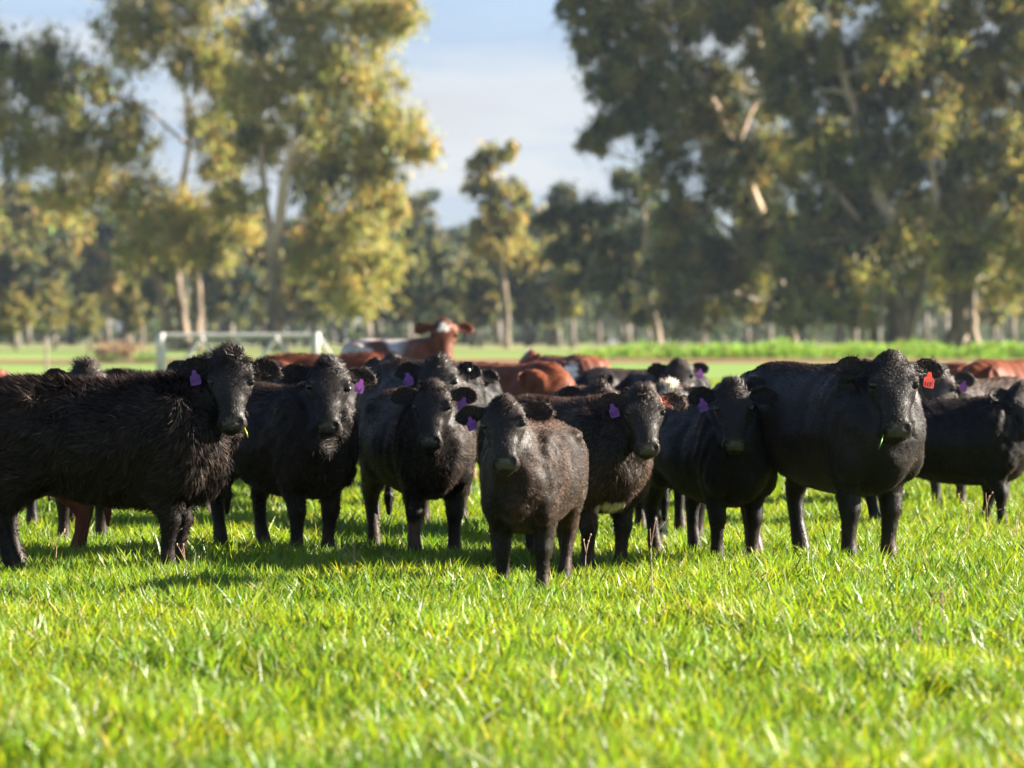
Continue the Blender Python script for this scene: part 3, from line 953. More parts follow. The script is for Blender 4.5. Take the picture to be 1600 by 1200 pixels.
def bark_material(name, pale, dark, at_=0.5, high=1.0):
    m, nt, b, out = new_mat(name)
    tcn = nt.nodes.new('ShaderNodeTexCoord')
    mp_ = nt.nodes.new('ShaderNodeMapping'); mp_.inputs['Scale'].default_value = (1.0, 1.0, 0.3)
    n = nt.nodes.new('ShaderNodeTexNoise'); n.inputs['Scale'].default_value = 0.9; n.inputs['Detail'].default_value = 6
    nt.links.new(tcn.outputs['Object'], mp_.inputs['Vector']); nt.links.new(mp_.outputs[0], n.inputs['Vector'])
    r = ramp(nt, [(at_ - 0.1, dark), (at_ + 0.06, pale)])
    nt.links.new(n.outputs['Fac'], r.inputs[0])
    # rough dark butt below, smooth pale bark higher up the stem
    sz = nt.nodes.new('ShaderNodeSeparateXYZ'); nt.links.new(tcn.outputs['Object'], sz.inputs[0])
    mz = nt.nodes.new('ShaderNodeMapRange'); mz.inputs['From Min'].default_value = 8.5; mz.inputs['From Max'].default_value = 13
    nt.links.new(sz.outputs['Z'], mz.inputs['Value'])
    mxb = nt.nodes.new('ShaderNodeMix'); mxb.data_type = 'RGBA'; mxb.inputs['B'].default_value = (*[min(.6, c * high) for c in pale], 1)
    nt.links.new(mz.outputs[0], mxb.inputs['Factor']); nt.links.new(r.outputs[0], mxb.inputs['A'])
    nt.links.new(mxb.outputs['Result'], b.inputs['Base Color'])
    b.inputs['Roughness'].default_value = 0.8
    bp = nt.nodes.new('ShaderNodeBump'); bp.inputs['Strength'].default_value = 0.6; bp.inputs['Distance'].default_value = 0.05
    nt.links.new(n.outputs['Fac'], bp.inputs['Height']); nt.links.new(bp.outputs[0], b.inputs['Normal'])
    return m


M_BARK = bark_material('river gum bark', (0.23, 0.165, 0.118), (0.09, 0.065, 0.042), 0.54, 2.3)
M_BARK_LIMB = bark_material('smooth pale limb bark', (0.55, 0.46, 0.37), (0.20, 0.14, 0.10), 0.42)
M_BARK_FAR = bark_material('far trunk bark', (0.17, 0.145, 0.12), (0.09, 0.07, 0.055))


def cards(cen, rad, n, size, r, base, hang=0.55, var=0.35):
    """leaf sprays: n little quads in an ellipsoid, hanging and mostly near its skin"""
    d = r.normal(size=(n, 3)); d /= np.linalg.norm(d, axis=1)[:, None]
    rr = (np.abs(r.normal(size=n)) * 0.62)[:, None]
    P = cen + d * rr * np.asarray(rad)
    L = size * r.uniform(0.6, 1.4, (n, 1)); W = L * r.uniform(0.3, 0.55, (n, 1))
    ax = r.normal(size=(n, 3)) * (1 - hang) + np.array([0, 0, -1.0]) * hang * 1.6 + d * 0.35
    ax /= np.linalg.norm(ax, axis=1)[:, None]
    sd_ = np.cross(ax, r.normal(size=(n, 3))); sd_ /= np.linalg.norm(sd_, axis=1)[:, None] + 1e-6
    V = np.stack([P - sd_ * W * .5, P + sd_ * W * .5, P + ax * L + sd_ * W * .3, P + ax * L - sd_ * W * .3], 1).reshape(-1, 3)
    c = np.asarray(base) * (1 + var * r.uniform(-1, 1, (n, 1))) * np.array([1, 1, 1]) * (1 + 0.15 * r.normal(size=(n, 3)))
    return V, np.repeat(np.clip(c, 0.004, 1), 4, axis=0)


OLIVE = np.array([0.215, 0.215, 0.072]); DARKG = np.array([0.046, 0.066, 0.040]); GOLD = np.array([0.31, 0.26, 0.095]); BLUEG = np.array([0.055, 0.085, 0.065])


def crown_mesh(blobs, r, nsub=14, ncard=60, size=0.5, pal=(OLIVE, DARKG, GOLD), wts=(.6, .25, .15), hang=0.55, flat=0.8, subr=0.36):
    """blobs: (x, y, z, radius). Each foliage mass is made of loose sprays with gaps between."""
    V = []; Cc = []
    ref = float(np.median([b[3] for b in blobs]))
    for (bx, by, bz, br) in blobs:
        for k in range(nsub):
            d = r.normal(size=3); d /= np.linalg.norm(d)
            c = np.array([bx, by, bz]) + d * br * (0.35 + 0.6 * r.random()) * np.array([1, 1, flat])
            sr = br * subr * r.uniform(0.6, 1.3)
            base = pal[r.choice(len(pal), p=wts)] * r.uniform(.8, 1.2)
            nc = int(ncard * r.uniform(.6, 1.4) * min(1.6, (sr / (0.36 * ref)) ** 1.8))
            v, c2 = cards(c, (sr * .85, sr * .85, sr * 1.15), max(6, nc), size, r, base, hang)
            V.append(v); Cc.append(c2)
    V = np.concatenate(V); Cc = np.concatenate(Cc)
    F = np.arange(len(V), dtype=np.int32).reshape(-1, 4)
    return V, F, Cc


def limb(mb, a, b, r0, r1, r, n=8, sag=0.12, wig=0.06):
    a = np.asarray(a, float); b = np.asarray(b, float)
    L = np.linalg.norm(b - a)
    t = np.linspace(0, 1, 8)
    up = np.array([0, 0, 1.0])
    P = a + np.outer(t, b - a) + np.outer(np.sin(t * np.pi) * L * sag, up) * r.uniform(-0.3, 1)
    w = r.normal(size=(8, 3)) * L * wig * 0.5; w[0] = 0; w[-1] *= 0.3
    P = P + w * np.sin(t * np.pi)[:, None]
    mb.tube(P, list(r0 + (r1 - r0) * t ** 0.8), n, flat=np.array([0.3, 1.0, 0.1]) if abs(b - a)[2] > L * .7 else None)
    return P


def gum(label, px, D, trunk, blobs, seed, group=None, r0=0.8, pal=(OLIVE, DARKG, GOLD), wts=(.6, .25, .15), nsub=30, ncard=60, size=0.42,
        extra=(), cat='tree', bs=1.0):
    """a big river gum. trunk: list of stems, each [(px, py, dy, radius m)...] in picture points at distance D + dy;
    blobs: (px, py, radius px, dy)"""
    k = D / FPX
    x0 = at(px, D); z0 = float(gz(x0, D)) - 0.15
    root = empty('gum_tree', (x0, D, z0))
    tag(root, label, cat, group)
    r = np.random.default_rng(seed)
    mb = MB(); tips = []
    org = np.array([x0, D, z0])
    for st in trunk:
        pts = [np.array([at(a, D), D + dy, zat(b, D)]) - org for a, b, dy, rad in st]
        if st[0][1] > HORIZON: pts[0][2] = 0.0
        rad = [q[3] for q in st]
        # subdivide with wobble
        P = []; Rr = []
        for i in range(len(pts) - 1):
            for t in np.linspace(0, 1, 5)[:-1]:
                P.append(pts[i] * (1 - t) + pts[i + 1] * t); Rr.append(rad[i] * (1 - t) + rad[i + 1] * t)
        P.append(pts[-1]); Rr.append(rad[-1])
        P = np.array(P); P[1:-1] += r.normal(size=(len(P) - 2, 3)) * np.array(Rr)[1:-1, None] * 0.16
        if st[0][1] > HORIZON:
            Rr[0] *= 1.45; Rr[1] *= 1.1
        mb.tube(P, Rr, 12, flat=np.array([0.2, 1, 0.05]))
        tips += [(p, q) for p, q in zip(P[3:], Rr[3:])]
    mb.build('trunk', M_BARK, root)
    B = [(at(a, D) - x0, dy, zat(b, D) - z0, rr * k * bs) for a, b, rr, dy in blobs]
    for (bx, by, bz, br) in B:
        c = np.array([bx, by, bz]); lm = MB()
        dd = [np.linalg.norm(p - c) + (0 if p[2] < bz else (p[2] - bz) * 1.5) for p, q in tips]
        j = int(np.argmin(dd)); p, q = tips[j]
        P = limb(lm, p, c, min(q * 0.55, 0.32), 0.07, r)
        for m_ in range(5):
            d = r.normal(size=3); d /= np.linalg.norm(d)
            limb(lm, P[4 + m_ % 3], c + d * br * 0.75, 0.075, 0.02, r, 5)
        lm.build('limb', M_BARK_LIMB, root)
    V, F, Cc = crown_mesh(B, r, nsub, int(ncard * 1.25), size, pal, wts, subr=0.42)
    mesh_obj('crown', V, F, M_LEAF, root, False, Cc)
    return root


# left gums --------------------------------------------------------
DL = 430
gum('tall gum with one thick upright trunk and pale forked upper limb, behind the white gate', 430, DL,
    [[(432, 556, 0, 1.05), (430, 480, 0, 0.85), (428, 400, 0, 0.75), (438, 330, 0, 0.55), (447, 270, -1, 0.42), (462, 212, -1, 0.28), (475, 140, -1, 0.18)],
     [(428, 400, 0, 0.5), (412, 320, 2, 0.4), (405, 230, 3, 0.3), (395, 150, 3, 0.2)],
     [(430, 420, 0, 0.45), (490, 370, 2, 0.34), (545, 320, 3, 0.25), (590, 260, 3, 0.18)],
     [(434, 505, 0, 0.4), (465, 497, -1, 0.3), (492, 478, -1, 0.2), (520, 462, -1, 0.12)],
     [(447, 270, -1, 0.3), (500, 215, 2, 0.24), (530, 150, 2, 0.18), (560, 90, 2, 0.12)]],
    [(430, 60, 80, 2), (520, 45, 75, 1), (590, 30, 52, 2), (405, 140, 66, 3), (480, 130, 72, 4), (565, 130, 62, 0), (620, 195, 50, 1), (652, 225, 34, 0),
     (560, 225, 70, 2), (485, 240, 60, 5), (400, 215, 50, 4), (520, 305, 62, 1), (592, 290, 40, 1), (570, 385, 60, -1), (500, 390, 50, 2), (598, 410, 34, 0),
     (545, 450, 46, -1), (575, 465, 28, 0), (370, 310, 40, -2), (455, -20, 70, 2), (560, -30, 80, 2), (630, 20, 30, 0), (500, 190, 50, -3), (610, 330, 25, 0)],
    11, 'large gums on the left', pal=(OLIVE * 1.25, DARKG * 1.5, GOLD * 1.2), wts=(.62, .13, .25), ncard=70, bs=1.22)  # leaf colours brightened to paint in the fuller sunlight on this crown
gum('spreading gum with several leaning stems, left of the thick trunked gum', 285, DL + 12,
    [[(268, 556, 0, 0.75), (258, 490, 0, 0.55), (242, 430, 0, 0.42), (215, 370, 0, 0.32), (170, 300, 0, 0.22), (120, 260, 0, 0.14)],
     [(286, 556, 1, 0.7), (283, 480, 1, 0.55), (270, 410, 1, 0.45), (275, 330, 1, 0.35), (295, 230, 1, 0.28), (290, 150, 1, 0.22), (268, 60, 1, 0.14)],
     [(304, 556, 0, 0.65), (310, 470, 0, 0.5), (306, 410, 0, 0.4), (330, 330, 0, 0.3), (345, 250, 0, 0.2)],
     [(295, 230, 1, 0.2), (230, 170, 3, 0.16), (150, 140, 3, 0.12)]],
    [(55, 90, 48, 0), (105, 130, 58, 0), (55, 180, 62, 2), (150, 165, 60, -1), (110, 240, 62, 1), (195, 215, 48, 0), (30, 245, 42, 1), (180, 290, 62, 0),
     (205, 55, 55, 1), (262, 25, 55, 0), (325, 60, 60, 2), (355, 125, 50, 1), (300, 105, 34, 0), (335, 190, 42, 0), (240, 335, 55, -1), (312, 335, 52, -2),
     (370, 350, 42, -2), (285, 390, 40, -2), (342, 395, 30, -2), (215, 395, 34, 0), (10, 120, 45, 0), (-30, 180, 60, 0), (225, -30, 70, 0), (330, -30, 70, 0), (345, 250, 40, 0), (-20, 70, 40, 0), (90, 310, 40, 3)],
    12, 'large gums on the left', pal=(OLIVE * 1.25, DARKG * 1.5, GOLD * 1.2), wts=(.55, .15, .30), ncard=66, bs=1.22)  # same sunlit brightening put into the leaf colours

# right gums -------------------------------------------------------
DR = 400
rr_ = np.random.default_rng(44)
BR = {0: [], 1: [], 2: []}
edge = lambda y: np.interp(y, [-40, 0, 60, 110, 160, 230, 260, 330, 400, 480], [880, 880, 905, 925, 950, 985, 1010, 985, 990, 1010])
for yy in range(-50, 500, 52):
    for xx in range(880, 1690, 62):
        px_ = xx + rr_.uniform(-22, 22); py_ = yy + rr_.uniform(-20, 20)
        if px_ < edge(py_) + 38: continue
        if py_ > 465 + 22 * math.sin(px_ * 0.021) and rr_.random() < 0.25: continue
        if py_ > 425 and px_ > 1320 and rr_.random() < 0.8: continue
        hole = min(math.hypot((px_ - 1045) / 1.2, py_ - 225), math.hypot(px_ - 1100, py_ - 330))
        if hole < 34: continue
        t = 0 if px_ < 1235 else (1 if px_ < 1455 else 2)
        dy = rr_.uniform(-6, 5) + (3 if t == 0 else 0)
        BR[t].append((px_, py_, rr_.uniform(48, 64), dy))
BR[0] += [(900, 15, 34, 0), (922, 75, 38, 0), (938, 132, 38, 0), (955, 190, 36, 0), (928, 222, 30, 0), (965, 90, 30, 0), (985, 170, 26, 0)]
gum('darkest gum of the right clump, its hanging crown reaching over the gap of sky', 1225, DR + 6,
    [[(1240, 566, 2, 0.55), (1236, 500, 2, 0.5), (1215, 420, 2, 0.48), (1190, 330, 2, 0.42), (1150, 230, 2, 0.36), (1100, 130, 0, 0.30), (1060, 70, 0, 0.22), (1020, 20, 0, 0.15)],
     [(1215, 420, 2, 0.3), (1120, 340, 2, 0.24), (1040, 290, 2, 0.16)],
     [(1150, 230, 2, 0.3), (1200, 120, 2, 0.24), (1180, 20, 2, 0.16)], [(1150, 230, 2, 0.22), (1030, 190, 2, 0.18), (940, 150, 1, 0.10)]],
    BR[0], 21, 'large gums on the right', pal=(DARKG * 1.25, OLIVE * .85, GOLD * .8), wts=(.50, .30, .20), nsub=28, ncard=58)
gum('gum with a thick split trunk and a bright leaning stem, middle of the right clump', 1400, DR,
    [[(1408, 566, 0, 1.35), (1402, 500, 0, 1.15), (1398, 440, 0, 0.9), (1385, 340, 0, 0.7), (1350, 230, 0, 0.5), (1320, 120, 0, 0.36), (1290, 10, 0, 0.24)],
     [(1414, 552, -1.5, 0.55), (1424, 500, -2.0, 0.45), (1437, 440, -2.4, 0.38), (1450, 380, -2, 0.3), (1460, 300, -1, 0.25), (1440, 160, 0, 0.2), (1425, 20, 0, 0.15)],
     [(1362, 566, -1, 0.5), (1366, 510, -1.4, 0.45), (1378, 460, -1.2, 0.4), (1372, 380, -1, 0.3), (1290, 280, 0, 0.2)]],
    BR[1], 22, 'large gums on the right', pal=(OLIVE, DARKG, GOLD), wts=(.42, .38, .20), nsub=28, ncard=58)
gum('gum with a broad dark trunk at the right end of the clump', 1500, DR + 3,
    [[(1496, 566, 0, 1.15), (1500, 500, 0, 0.95), (1505, 430, 0, 0.75), (1525, 320, 0, 0.55), (1520, 200, 0, 0.4), (1500, 60, 0, 0.25)],
     [(1524, 566, -1, 0.5), (1516, 500, -1, 0.45), (1518, 440, -0.5, 0.4), (1590, 300, 0, 0.3), (1600, 150, 0, 0.2)]],
    BR[2], 23, 'large gums on the right', pal=(OLIVE, DARKG, GOLD), wts=(.45, .28, .27), nsub=28, ncard=56)
gum('smaller dark weeping gum at the left edge of the right clump', 985, DR + 60,
    [[(1030, 558, 0, 0.5), (1024, 500, 0, 0.42), (1000, 430, 0, 0.34), (960, 350, 0, 0.22), (930, 300, 0, 0.12)],
     [(1000, 430, 0, 0.25), (1010, 350, 0, 0.18), (1000, 280, 0, 0.10)]],
    [(880, 300, 26, 0), (905, 330, 36, 0), (860, 345, 26, 0), (950, 330, 40, 0), (1000, 300, 38, 0), (930, 385, 42, 0), (985, 380, 42, 0), (870, 395, 26, 0), (950, 435, 36, 0), (1010, 430, 34, 0),
     (905, 440, 24, 0), (975, 280, 26, 2), (1050, 400, 34, 0), (1060, 350, 34, 0), (985, 470, 20, 0), (1010, 490, 24, 1)],
    24, 'large gums on the right', pal=(DARKG, BLUEG, OLIVE * .7), wts=(.55, .3, .15), nsub=24, ncard=48)

# slim tall gum in the gap
gum('slim olive gum rising above the far trees in the gap of sky', 790, 560,
    [[(792, 556, 0, 0.42), (792, 480, 0, 0.36), (785, 400, 0, 0.3), (778, 330, 0, 0.2), (775, 270, 0, 0.1)]],
    [(765, 245, 22, 0), (790, 238, 16, 0), (745, 285, 22, 0), (785, 300, 34, 0), (765, 330, 28, 0), (800, 345, 30, 0), (740, 255, 14, 0), (800, 225, 10, 0), (815, 300, 16, 0), (790, 385, 34, 0), (760, 375, 30, 0), (825, 400, 30, 0), (750, 350, 18, 0)],
    31, None, nsub=20, ncard=34, size=0.6, pal=(OLIVE, GOLD, DARKG), wts=(.5, .35, .15))

# bare stump like tree and pale trunks under the canopy, far wood ---------------
def proto(seed, h, w, pal, wts, ncard=62, nb=13):
    r = np.random.default_rng(seed)
    root = empty('gum_tree')
    mb = MB()
    fork = h * r.uniform(.18, .3)
    lean = r.normal() * 0.06
    P = [(0, 0, -.2), (0.1, 0, fork * .5), (lean * fork, 0, fork)]
    mb.tube(np.array(P), [h * .026, h * .019, h * .017], 8, flat=np.array([0, 1.0, 0]))
    B = []
    for k in range(nb):
        a = r.uniform(0, 6.28); q = (k + .5) / nb
        z = h * (0.26 + 0.62 * q); rad = w * (0.28 + 0.25 * math.sin(math.pi * min(1, q * 1.1)))
        dd = w * 0.75 * math.sin(math.pi * min(.95, .2 + q * .8)) * r.uniform(.3, 1)
        B.append((math.cos(a) * dd, math.sin(a) * dd, z, rad))
    for b in B[::2]:
        limb(mb, P[-1], b[:3], h * .012, .06, r, 6)
    mb.build('trunk', M_BARK_FAR, root)
    V, F, Cc = crown_mesh(B, r, 9, ncard, h * 0.036, pal, wts)
    mesh_obj('crown', V, F, M_LEAF, root, False, Cc)
    return root


def copy_tree(o, parent=None):
    c = o.copy(); C.objects.link(c); c.parent = parent
    for ch in list(o.children): copy_tree(ch, c)
    return c


protos = [proto(61, 18, 4.6, (DARKG, OLIVE * .8, BLUEG), (.5, .3, .2)), proto(62, 16, 5.4, (DARKG, OLIVE * .7, BLUEG), (.4, .3, .3)),
          proto(63, 20, 4.8, (BLUEG, DARKG, OLIVE * .8), (.4, .4, .2)), proto(64, 14, 5.0, (OLIVE, DARKG, GOLD), (.4, .35, .25)),
          proto(65, 17, 4.0, (OLIVE * .8, DARKG, GOLD * .8), (.4, .45, .15))]
used = set()


def plant(i, x, y, hscale, rz, label, group, wscale=None):
    o = protos[i]
    if i in used: o = copy_tree(o)
    used.add(i)
    o.location = (x, y, float(gz(x, y)) - .1); o.rotation_euler = (0, 0, rz)
    w = wscale or hscale
    o.scale = (w, w, hscale)
    tag(o, label, 'tree', group)
    return o


rf = random.Random(5)
# low sunlit trees at far left, nearer
spots = [(25, 470, .62, 3, 1.0), (85, 500, .78, 3, 1.0), (140, 480, .60, 3, .9), (205, 520, .66, 4, .9)]
for n_, (px_, D_, hsc, i, ws) in enumerate(spots):
    plant(i, at(px_, D_), D_, hsc * .82, rf.uniform(0, 6), ['low rounded golden tree at the far left edge of the paddock', 'taller of the rounded golden trees left of the dry bush',
          'small golden tree directly above the dry bush', 'olive tree between the golden trees and the leaning gum stems'][n_], None, hsc * ws)
# belts of the far wood
def belt(D0, D1, n, h0, h1, label, group, lo=-60, hi=1660, gap=None):
    for k in range(n):
        px_ = lo + (hi - lo) * (k + rf.uniform(.1, .9)) / n
        D_ = rf.uniform(D0, D1)
        h = rf.uniform(h0, h1)
        if gap: h *= gap(px_)
        i = rf.choice([0, 1, 2, 4] if rf.random() < .85 else [3])
        base = (18, 16, 20, 14, 17)[i]
        plant(i, at(px_, D_), D_, h / base, rf.uniform(0, 6.28), label, group, h / base * rf.uniform(.95, 1.35))


# a bushier clump low in the gap of sky
for n_, (px_, D_, h) in enumerate([(640, 610, 16), (690, 640, 15.5), (738, 600, 14.5), (825, 620, 15.5), (872, 600, 15)]):
    plant((0, 1, 4, 2, 1)[n_], at(px_, D_), D_, h / 17, rf.uniform(0, 6), 'bushy mid green gum low in the gap between the two large clumps', 'bushy gums in the gap between the clumps', h / 14)
gapf = lambda p: float(np.interp(p, [-60, 150, 400, 600, 640, 700, 760, 800, 860, 1660], [1.3, 1.25, 1.1, 1.2, 1.22, 1.05, 0.95, 1.1, 1.1, 1.1]))
belt(570, 660, 26, 13, 18, 'mid green gum in the nearer row of the far wood', 'trees of the nearer row of the far wood', gap=gapf)
belt(720, 840, 36, 20, 26, 'bluish hazy gum in the second row of the far wood', 'trees of the second row of the far wood', gap=gapf)
belt(930, 1080, 46, 26, 34, 'faint blue gum at the back of the far wood', 'trees at the back of the far wood', gap=gapf)
belt(1120, 1250, 36, 16, 24, 'faintest low gum closing the far wood', 'low trees closing the far wood', gap=gapf)

# ------------------------------------------------------------------ green weeds along the right, dry bush
def leafy(name, pts, r, n, size, base, label, kind=None, cat=None, hang=0.15, rad=(.5, .5, .35)):
    V = []; Cc = []
    for (x, y, z, s_) in pts:
        v, c = cards(np.array([x, y, z]), np.array(rad) * s_, n, size, r, np.array(base) * r.uniform(.75, 1.25), hang)
        V.append(v); Cc.append(c)
    V = np.concatenate(V); F = np.arange(len(V), dtype=np.int32).reshape(-1, 4)
    o = mesh_obj(name, V, F, M_LEAF, None, False, np.concatenate(Cc))
    return tag(o, label, cat, None, kind)


r = np.random.default_rng(9)
pts = []
for k in range(760):
    D_ = r.uniform(268, 312)
    px_ = r.uniform(905, 1680)
    hgt = 0.95 * np.interp(px_, [905, 980, 1100, 1680], [0.35, 0.8, 1.0, 1.05]) * (0.75 + 0.3 * math.sin(px_ * .045) * math.sin(px_ * .013 + 1)) * r.uniform(.7, 1.25)
    for q in (0.25, 0.75):
        pts.append((at(px_, D_), D_, 0.36 + hgt * q, 0.9))
leafy('weeds', pts, r, 34, 0.22, (0.17, 0.29, 0.05), 'band of tall bright green weeds along the right side of the paddock', 'stuff', None, -0.1)
r = np.random.default_rng(10)
xb = at(185, 235)
leafy('dry_bush', [(xb + r.normal() * .75, 235 + r.normal() * .5, 0.65 + abs(r.normal()) * .38, 1.0) for _ in range(46)], r, 30, 0.16, (0.30, 0.21, 0.16),
      'greyish pink dry bush standing in the paddock left of the white gate', None, 'bush', -0.1)
leafy('low_bush', [(at(172, 232) + r.normal() * .35, 232 + r.normal() * .3, 0.45 + abs(r.normal()) * .12, 1.0) for _ in range(14)], r, 30, 0.14, (0.07, 0.12, 0.035),
      'small dark green bush at the foot of the dry bush', None, 'bush', -0.1)
leafy('low_bush', [(at(228, 230) + r.normal() * .5, 230 + r.normal() * .3, 0.42 + abs(r.normal()) * .12, 1.0) for _ in range(14)], r, 30, 0.14, (0.11, 0.20, 0.04),
      'low bright green bush beside the left gate post', None, 'bush', -0.1)

# ------------------------------------------------------------------ gate and fence
M_WHITE = simple_mat('weathered white timber', (0.50, 0.46, 0.43), 0.7, 0.08, 3)
M_STEEL = simple_mat('galvanised rail', (0.50, 0.48, 0.47), 0.5, 0.06, 5, metal=0.3)
M_WIRE = simple_mat('fence wire', (0.30, 0.28, 0.26), 0.5, 0.05, 5, metal=0.5)
M_OLDWOOD = simple_mat('old grey fence post', (0.27, 0.22, 0.18), 0.85, 0.2, 4)
DG = 150.0
zg = float(gz(at(370, DG), DG))


def post(px_, D_, h, w, mat, label, cat='fence post', group=None):
    mb = MB()
    mb.tube([(0, 0, -.3), (0, 0, h * .5), (0.01, 0, h - .03), (0.01, 0, h)], [w / 2, w / 2, w / 2 * .96, w / 2 * .8], 10, flat=np.array([0, 1.0, 0]))
    o = mb.build('gate_post' if mat is M_WHITE else 'fence_post', mat)
    o.location = (at(px_, D_), D_, float(gz(at(px_, D_), D_)))
    return tag(o, label, cat, group)


hp = CAM_H - (519 - HORIZON) / FPX * DG - zg
post(251, DG, hp, 0.32, M_WHITE, 'thick white post at the left end of the gate')
post(494, DG, hp, 0.29, M_WHITE, 'thick white post at the right end of the gate')


def gate(pa, pb, label):
    xa, xb_ = at(pa, DG), at(pb, DG)
    top = CAM_H - (524 - HORIZON) / FPX * DG - zg
    g = empty('gate', (xa, DG, zg)); tag(g, label, 'gate')
    w = xb_ - xa; rr0 = 0.055

    def tube(name, a, b, mat=M_STEEL, rr=rr0):
        m_ = MB(); m_.tube([a, tuple((np.array(a) + np.array(b)) / 2), b], [rr] * 3, 8, flat=np.array([0, 1.0, 0]))
        return m_.build(name, mat, g, False)
    tube('top_rail', (0, 0, top), (w, 0, top), M_WHITE, 0.075)
    tube('bottom_rail', (0, 0, .2), (w, 0, .2))
    tube('end_stile', (0.02, 0, .2), (0.02, 0, top)); tube('end_stile', (w - .02, 0, .2), (w - .02, 0, top))
    tube('brace', (w * .5, -.07, top - .05), (w * .80, -.07, .25), M_WHITE, 0.08)
    tube('brace', (w * .5, .07, top - .05), (w * .22, .07, .25), M_STEEL, 0.07)
    for i in range(5):
        z = .2 + (top - .2) * (i + 1) / 6
        tube('mesh_wire', (0, .02, z), (w, .02, z), M_WIRE, 0.014)
    for i in range(11):
        tube('mesh_wire', (w * (i + 1) / 12, .03, .2), (w * (i + 1) / 12, .03, top), M_WIRE, 0.010)


gate(256, 372, 'left leaf of the white double gate with diagonal braces')
gate(373, 489, 'right leaf of the white double gate with diagonal braces')
# stay leaning against the right hand post
mb = MB(); mb.tube([(at(497, DG), DG, zg + hp * .92), (at(515, DG), DG, zg + hp * .5), (at(536, DG), DG, zg - 0.1)], [.055, .06, .06], 8, flat=np.array([0, 1.0, 0]))
tag(mb.build('stay', M_WHITE, None, False), 'sloping white stay propped against the right gate post', 'stay')
fr = empty('wire_fence', (at(500, DG), DG, zg)); tag(fr, 'wire fence running right from the white gate behind the herd', 'fence')
for i in range(6):
    z = 0.25 + i * 0.2
    m_ = MB(); m_.tube([(0, 0, z), (3, 0, z), (4, 0, z)], [.006] * 3, 5); m_.build('wire', M_WIRE, fr)
for i in range(1):
    m_ = MB(); xx = 3.9
    m_.tube([(xx, .03, -.3), (xx, .03, .6), (xx, .03, 1.35)], [.06, .055, .05], 7, flat=np.array([0, 1.0, 0])); m_.build('post', M_OLDWOOD, fr)
fl = empty('wire_fence', (at(246, DG), DG, zg)); tag(fl, 'wire fence running left from the white gate past the bushes', 'fence')
for i in range(6):
    z = 0.25 + i * 0.2
    m_ = MB(); m_.tube([(0, 0, z), (-2, 0, z), (-4, 0, z)], [.006] * 3, 5); m_.build('wire', M_WIRE, fl)
for i in range(1):
    m_ = MB(); xx = -3.9
    m_.tube([(xx, .03, -.3), (xx, .03, .6), (xx, .03, 1.35)], [.05, .045, .04], 7, flat=np.array([0, 1.0, 0])); m_.build('post', M_OLDWOOD, fl)

# undergrowth closing the foot of the far wood
r = np.random.default_rng(19)
pts = []
for k in range(900):
    D_ = r.uniform(860, 1230); pts.append((at(r.uniform(-150, 1750), D_), D_, 0.3 + abs(r.normal()) * 2.6 + 0.8, 4.0))
leafy('undergrowth', pts, r, 22, 1.5, (0.055, 0.075, 0.045), 'dark undergrowth between the far trunks', 'stuff', None, -0.1, (.9, .9, .55))

# ------------------------------------------------------------------ the herd
FG = 'black cattle of the front row'
rootA, headA = cow('black cow with shaggy woolly coat standing side on at the left, purple tag', px=268, D=29.9, phi=80, s=1.17, head=(361, 594), look=6, pitch=22, hs=0.90, hd=0.25,
    wool=0.052, nhair=60000, tuft=0.105, tagc='purple', seed=1, fat=1.04, brown=0.3, legs=((0, 0), (0.0, 0), (-.02, 0), (.05, 0)), group=FG)
cow('black cow with curly poll and purple tag, second in the front row', px=487, D=31.3, phi=32, s=1.10, head=(514, 603), look=8, roll=3, pitch=20, hd=0.35, hs=0.94,
    wool=0.034, nhair=46000, tuft=0.06, tagc2='purple', seed=2, fat=1.02, legs=((-.03, 0), (0.03, 0), (0.05, 0), (0, 0)), group=FG)
cow('black cow face on beside the pointed leader, purple tag and pale scuffed knee', px=676, D=31.5, phi=17, s=1.07, head=(673, 633), look=-9, pitch=26, hd=0.42, hs=0.88,
    wool=0.026, nhair=42000, tuft=0.04, tagc2='purple', seed=4, fat=1.0, brown=0.5, legs=((0, .02), (0, 0), (0, 0), (0, 0)), group=FG,
    patches=[('body', (0.07, -0.14, 0.24), (.09, .08, .09), (0.10, 0.065, 0.045))])
cow('smallest black cow standing nearest, ahead of the front row', px=817, D=27.4, phi=-11, s=0.98, head=(786, 660), look=-6, pitch=26, hd=0.46, hs=0.93,
    wool=0.020, nhair=46000, tuft=0.03, tagc='purple', seed=5, fat=0.95, brown=0.55, legs=((0, 0), (0, 0), (.02, -.05), (.05, .12)), group=FG, roll=-4,
    patches=[('body', (0.30, 0.02, 0.66), (.07, .08, .10), (0.040, 0.018, 0.012))])
cow('black cow with woolly brown poll and pale patch behind the elbow', px=943, D=29.8, phi=34, s=1.06, head=(1010, 642), look=10, pitch=24, hd=0.40, hs=0.87,
    wool=0.032, nhair=46000, tuft=0.055, tagc='purple', seed=6, fat=1.04, brown=0.65, legs=((0, 0), (0, 0), (-.05, 0), (0, 0)), group=FG,
    patches=[('body', (0.17, -0.03, 0.485), (.12, .14, .045), CREAM), ('head', (0.15, 0.10, -0.06), (.06, .07, .05), (.20, .05, .03))])
cow('very black cow facing straight out, spiky poll and purple tag, left of the biggest cow', px=1147, D=31.0, phi=22, s=1.05, head=(1148, 636), look=3, pitch=20, hd=0.42, hs=0.90,
    wool=0.020, nhair=40000, tuft=0.07, tagc='purple', seed=7, fat=1.05, brown=0.1, legs=((0, 0), (0, 0), (0, 0), (0, 0)), group=FG)
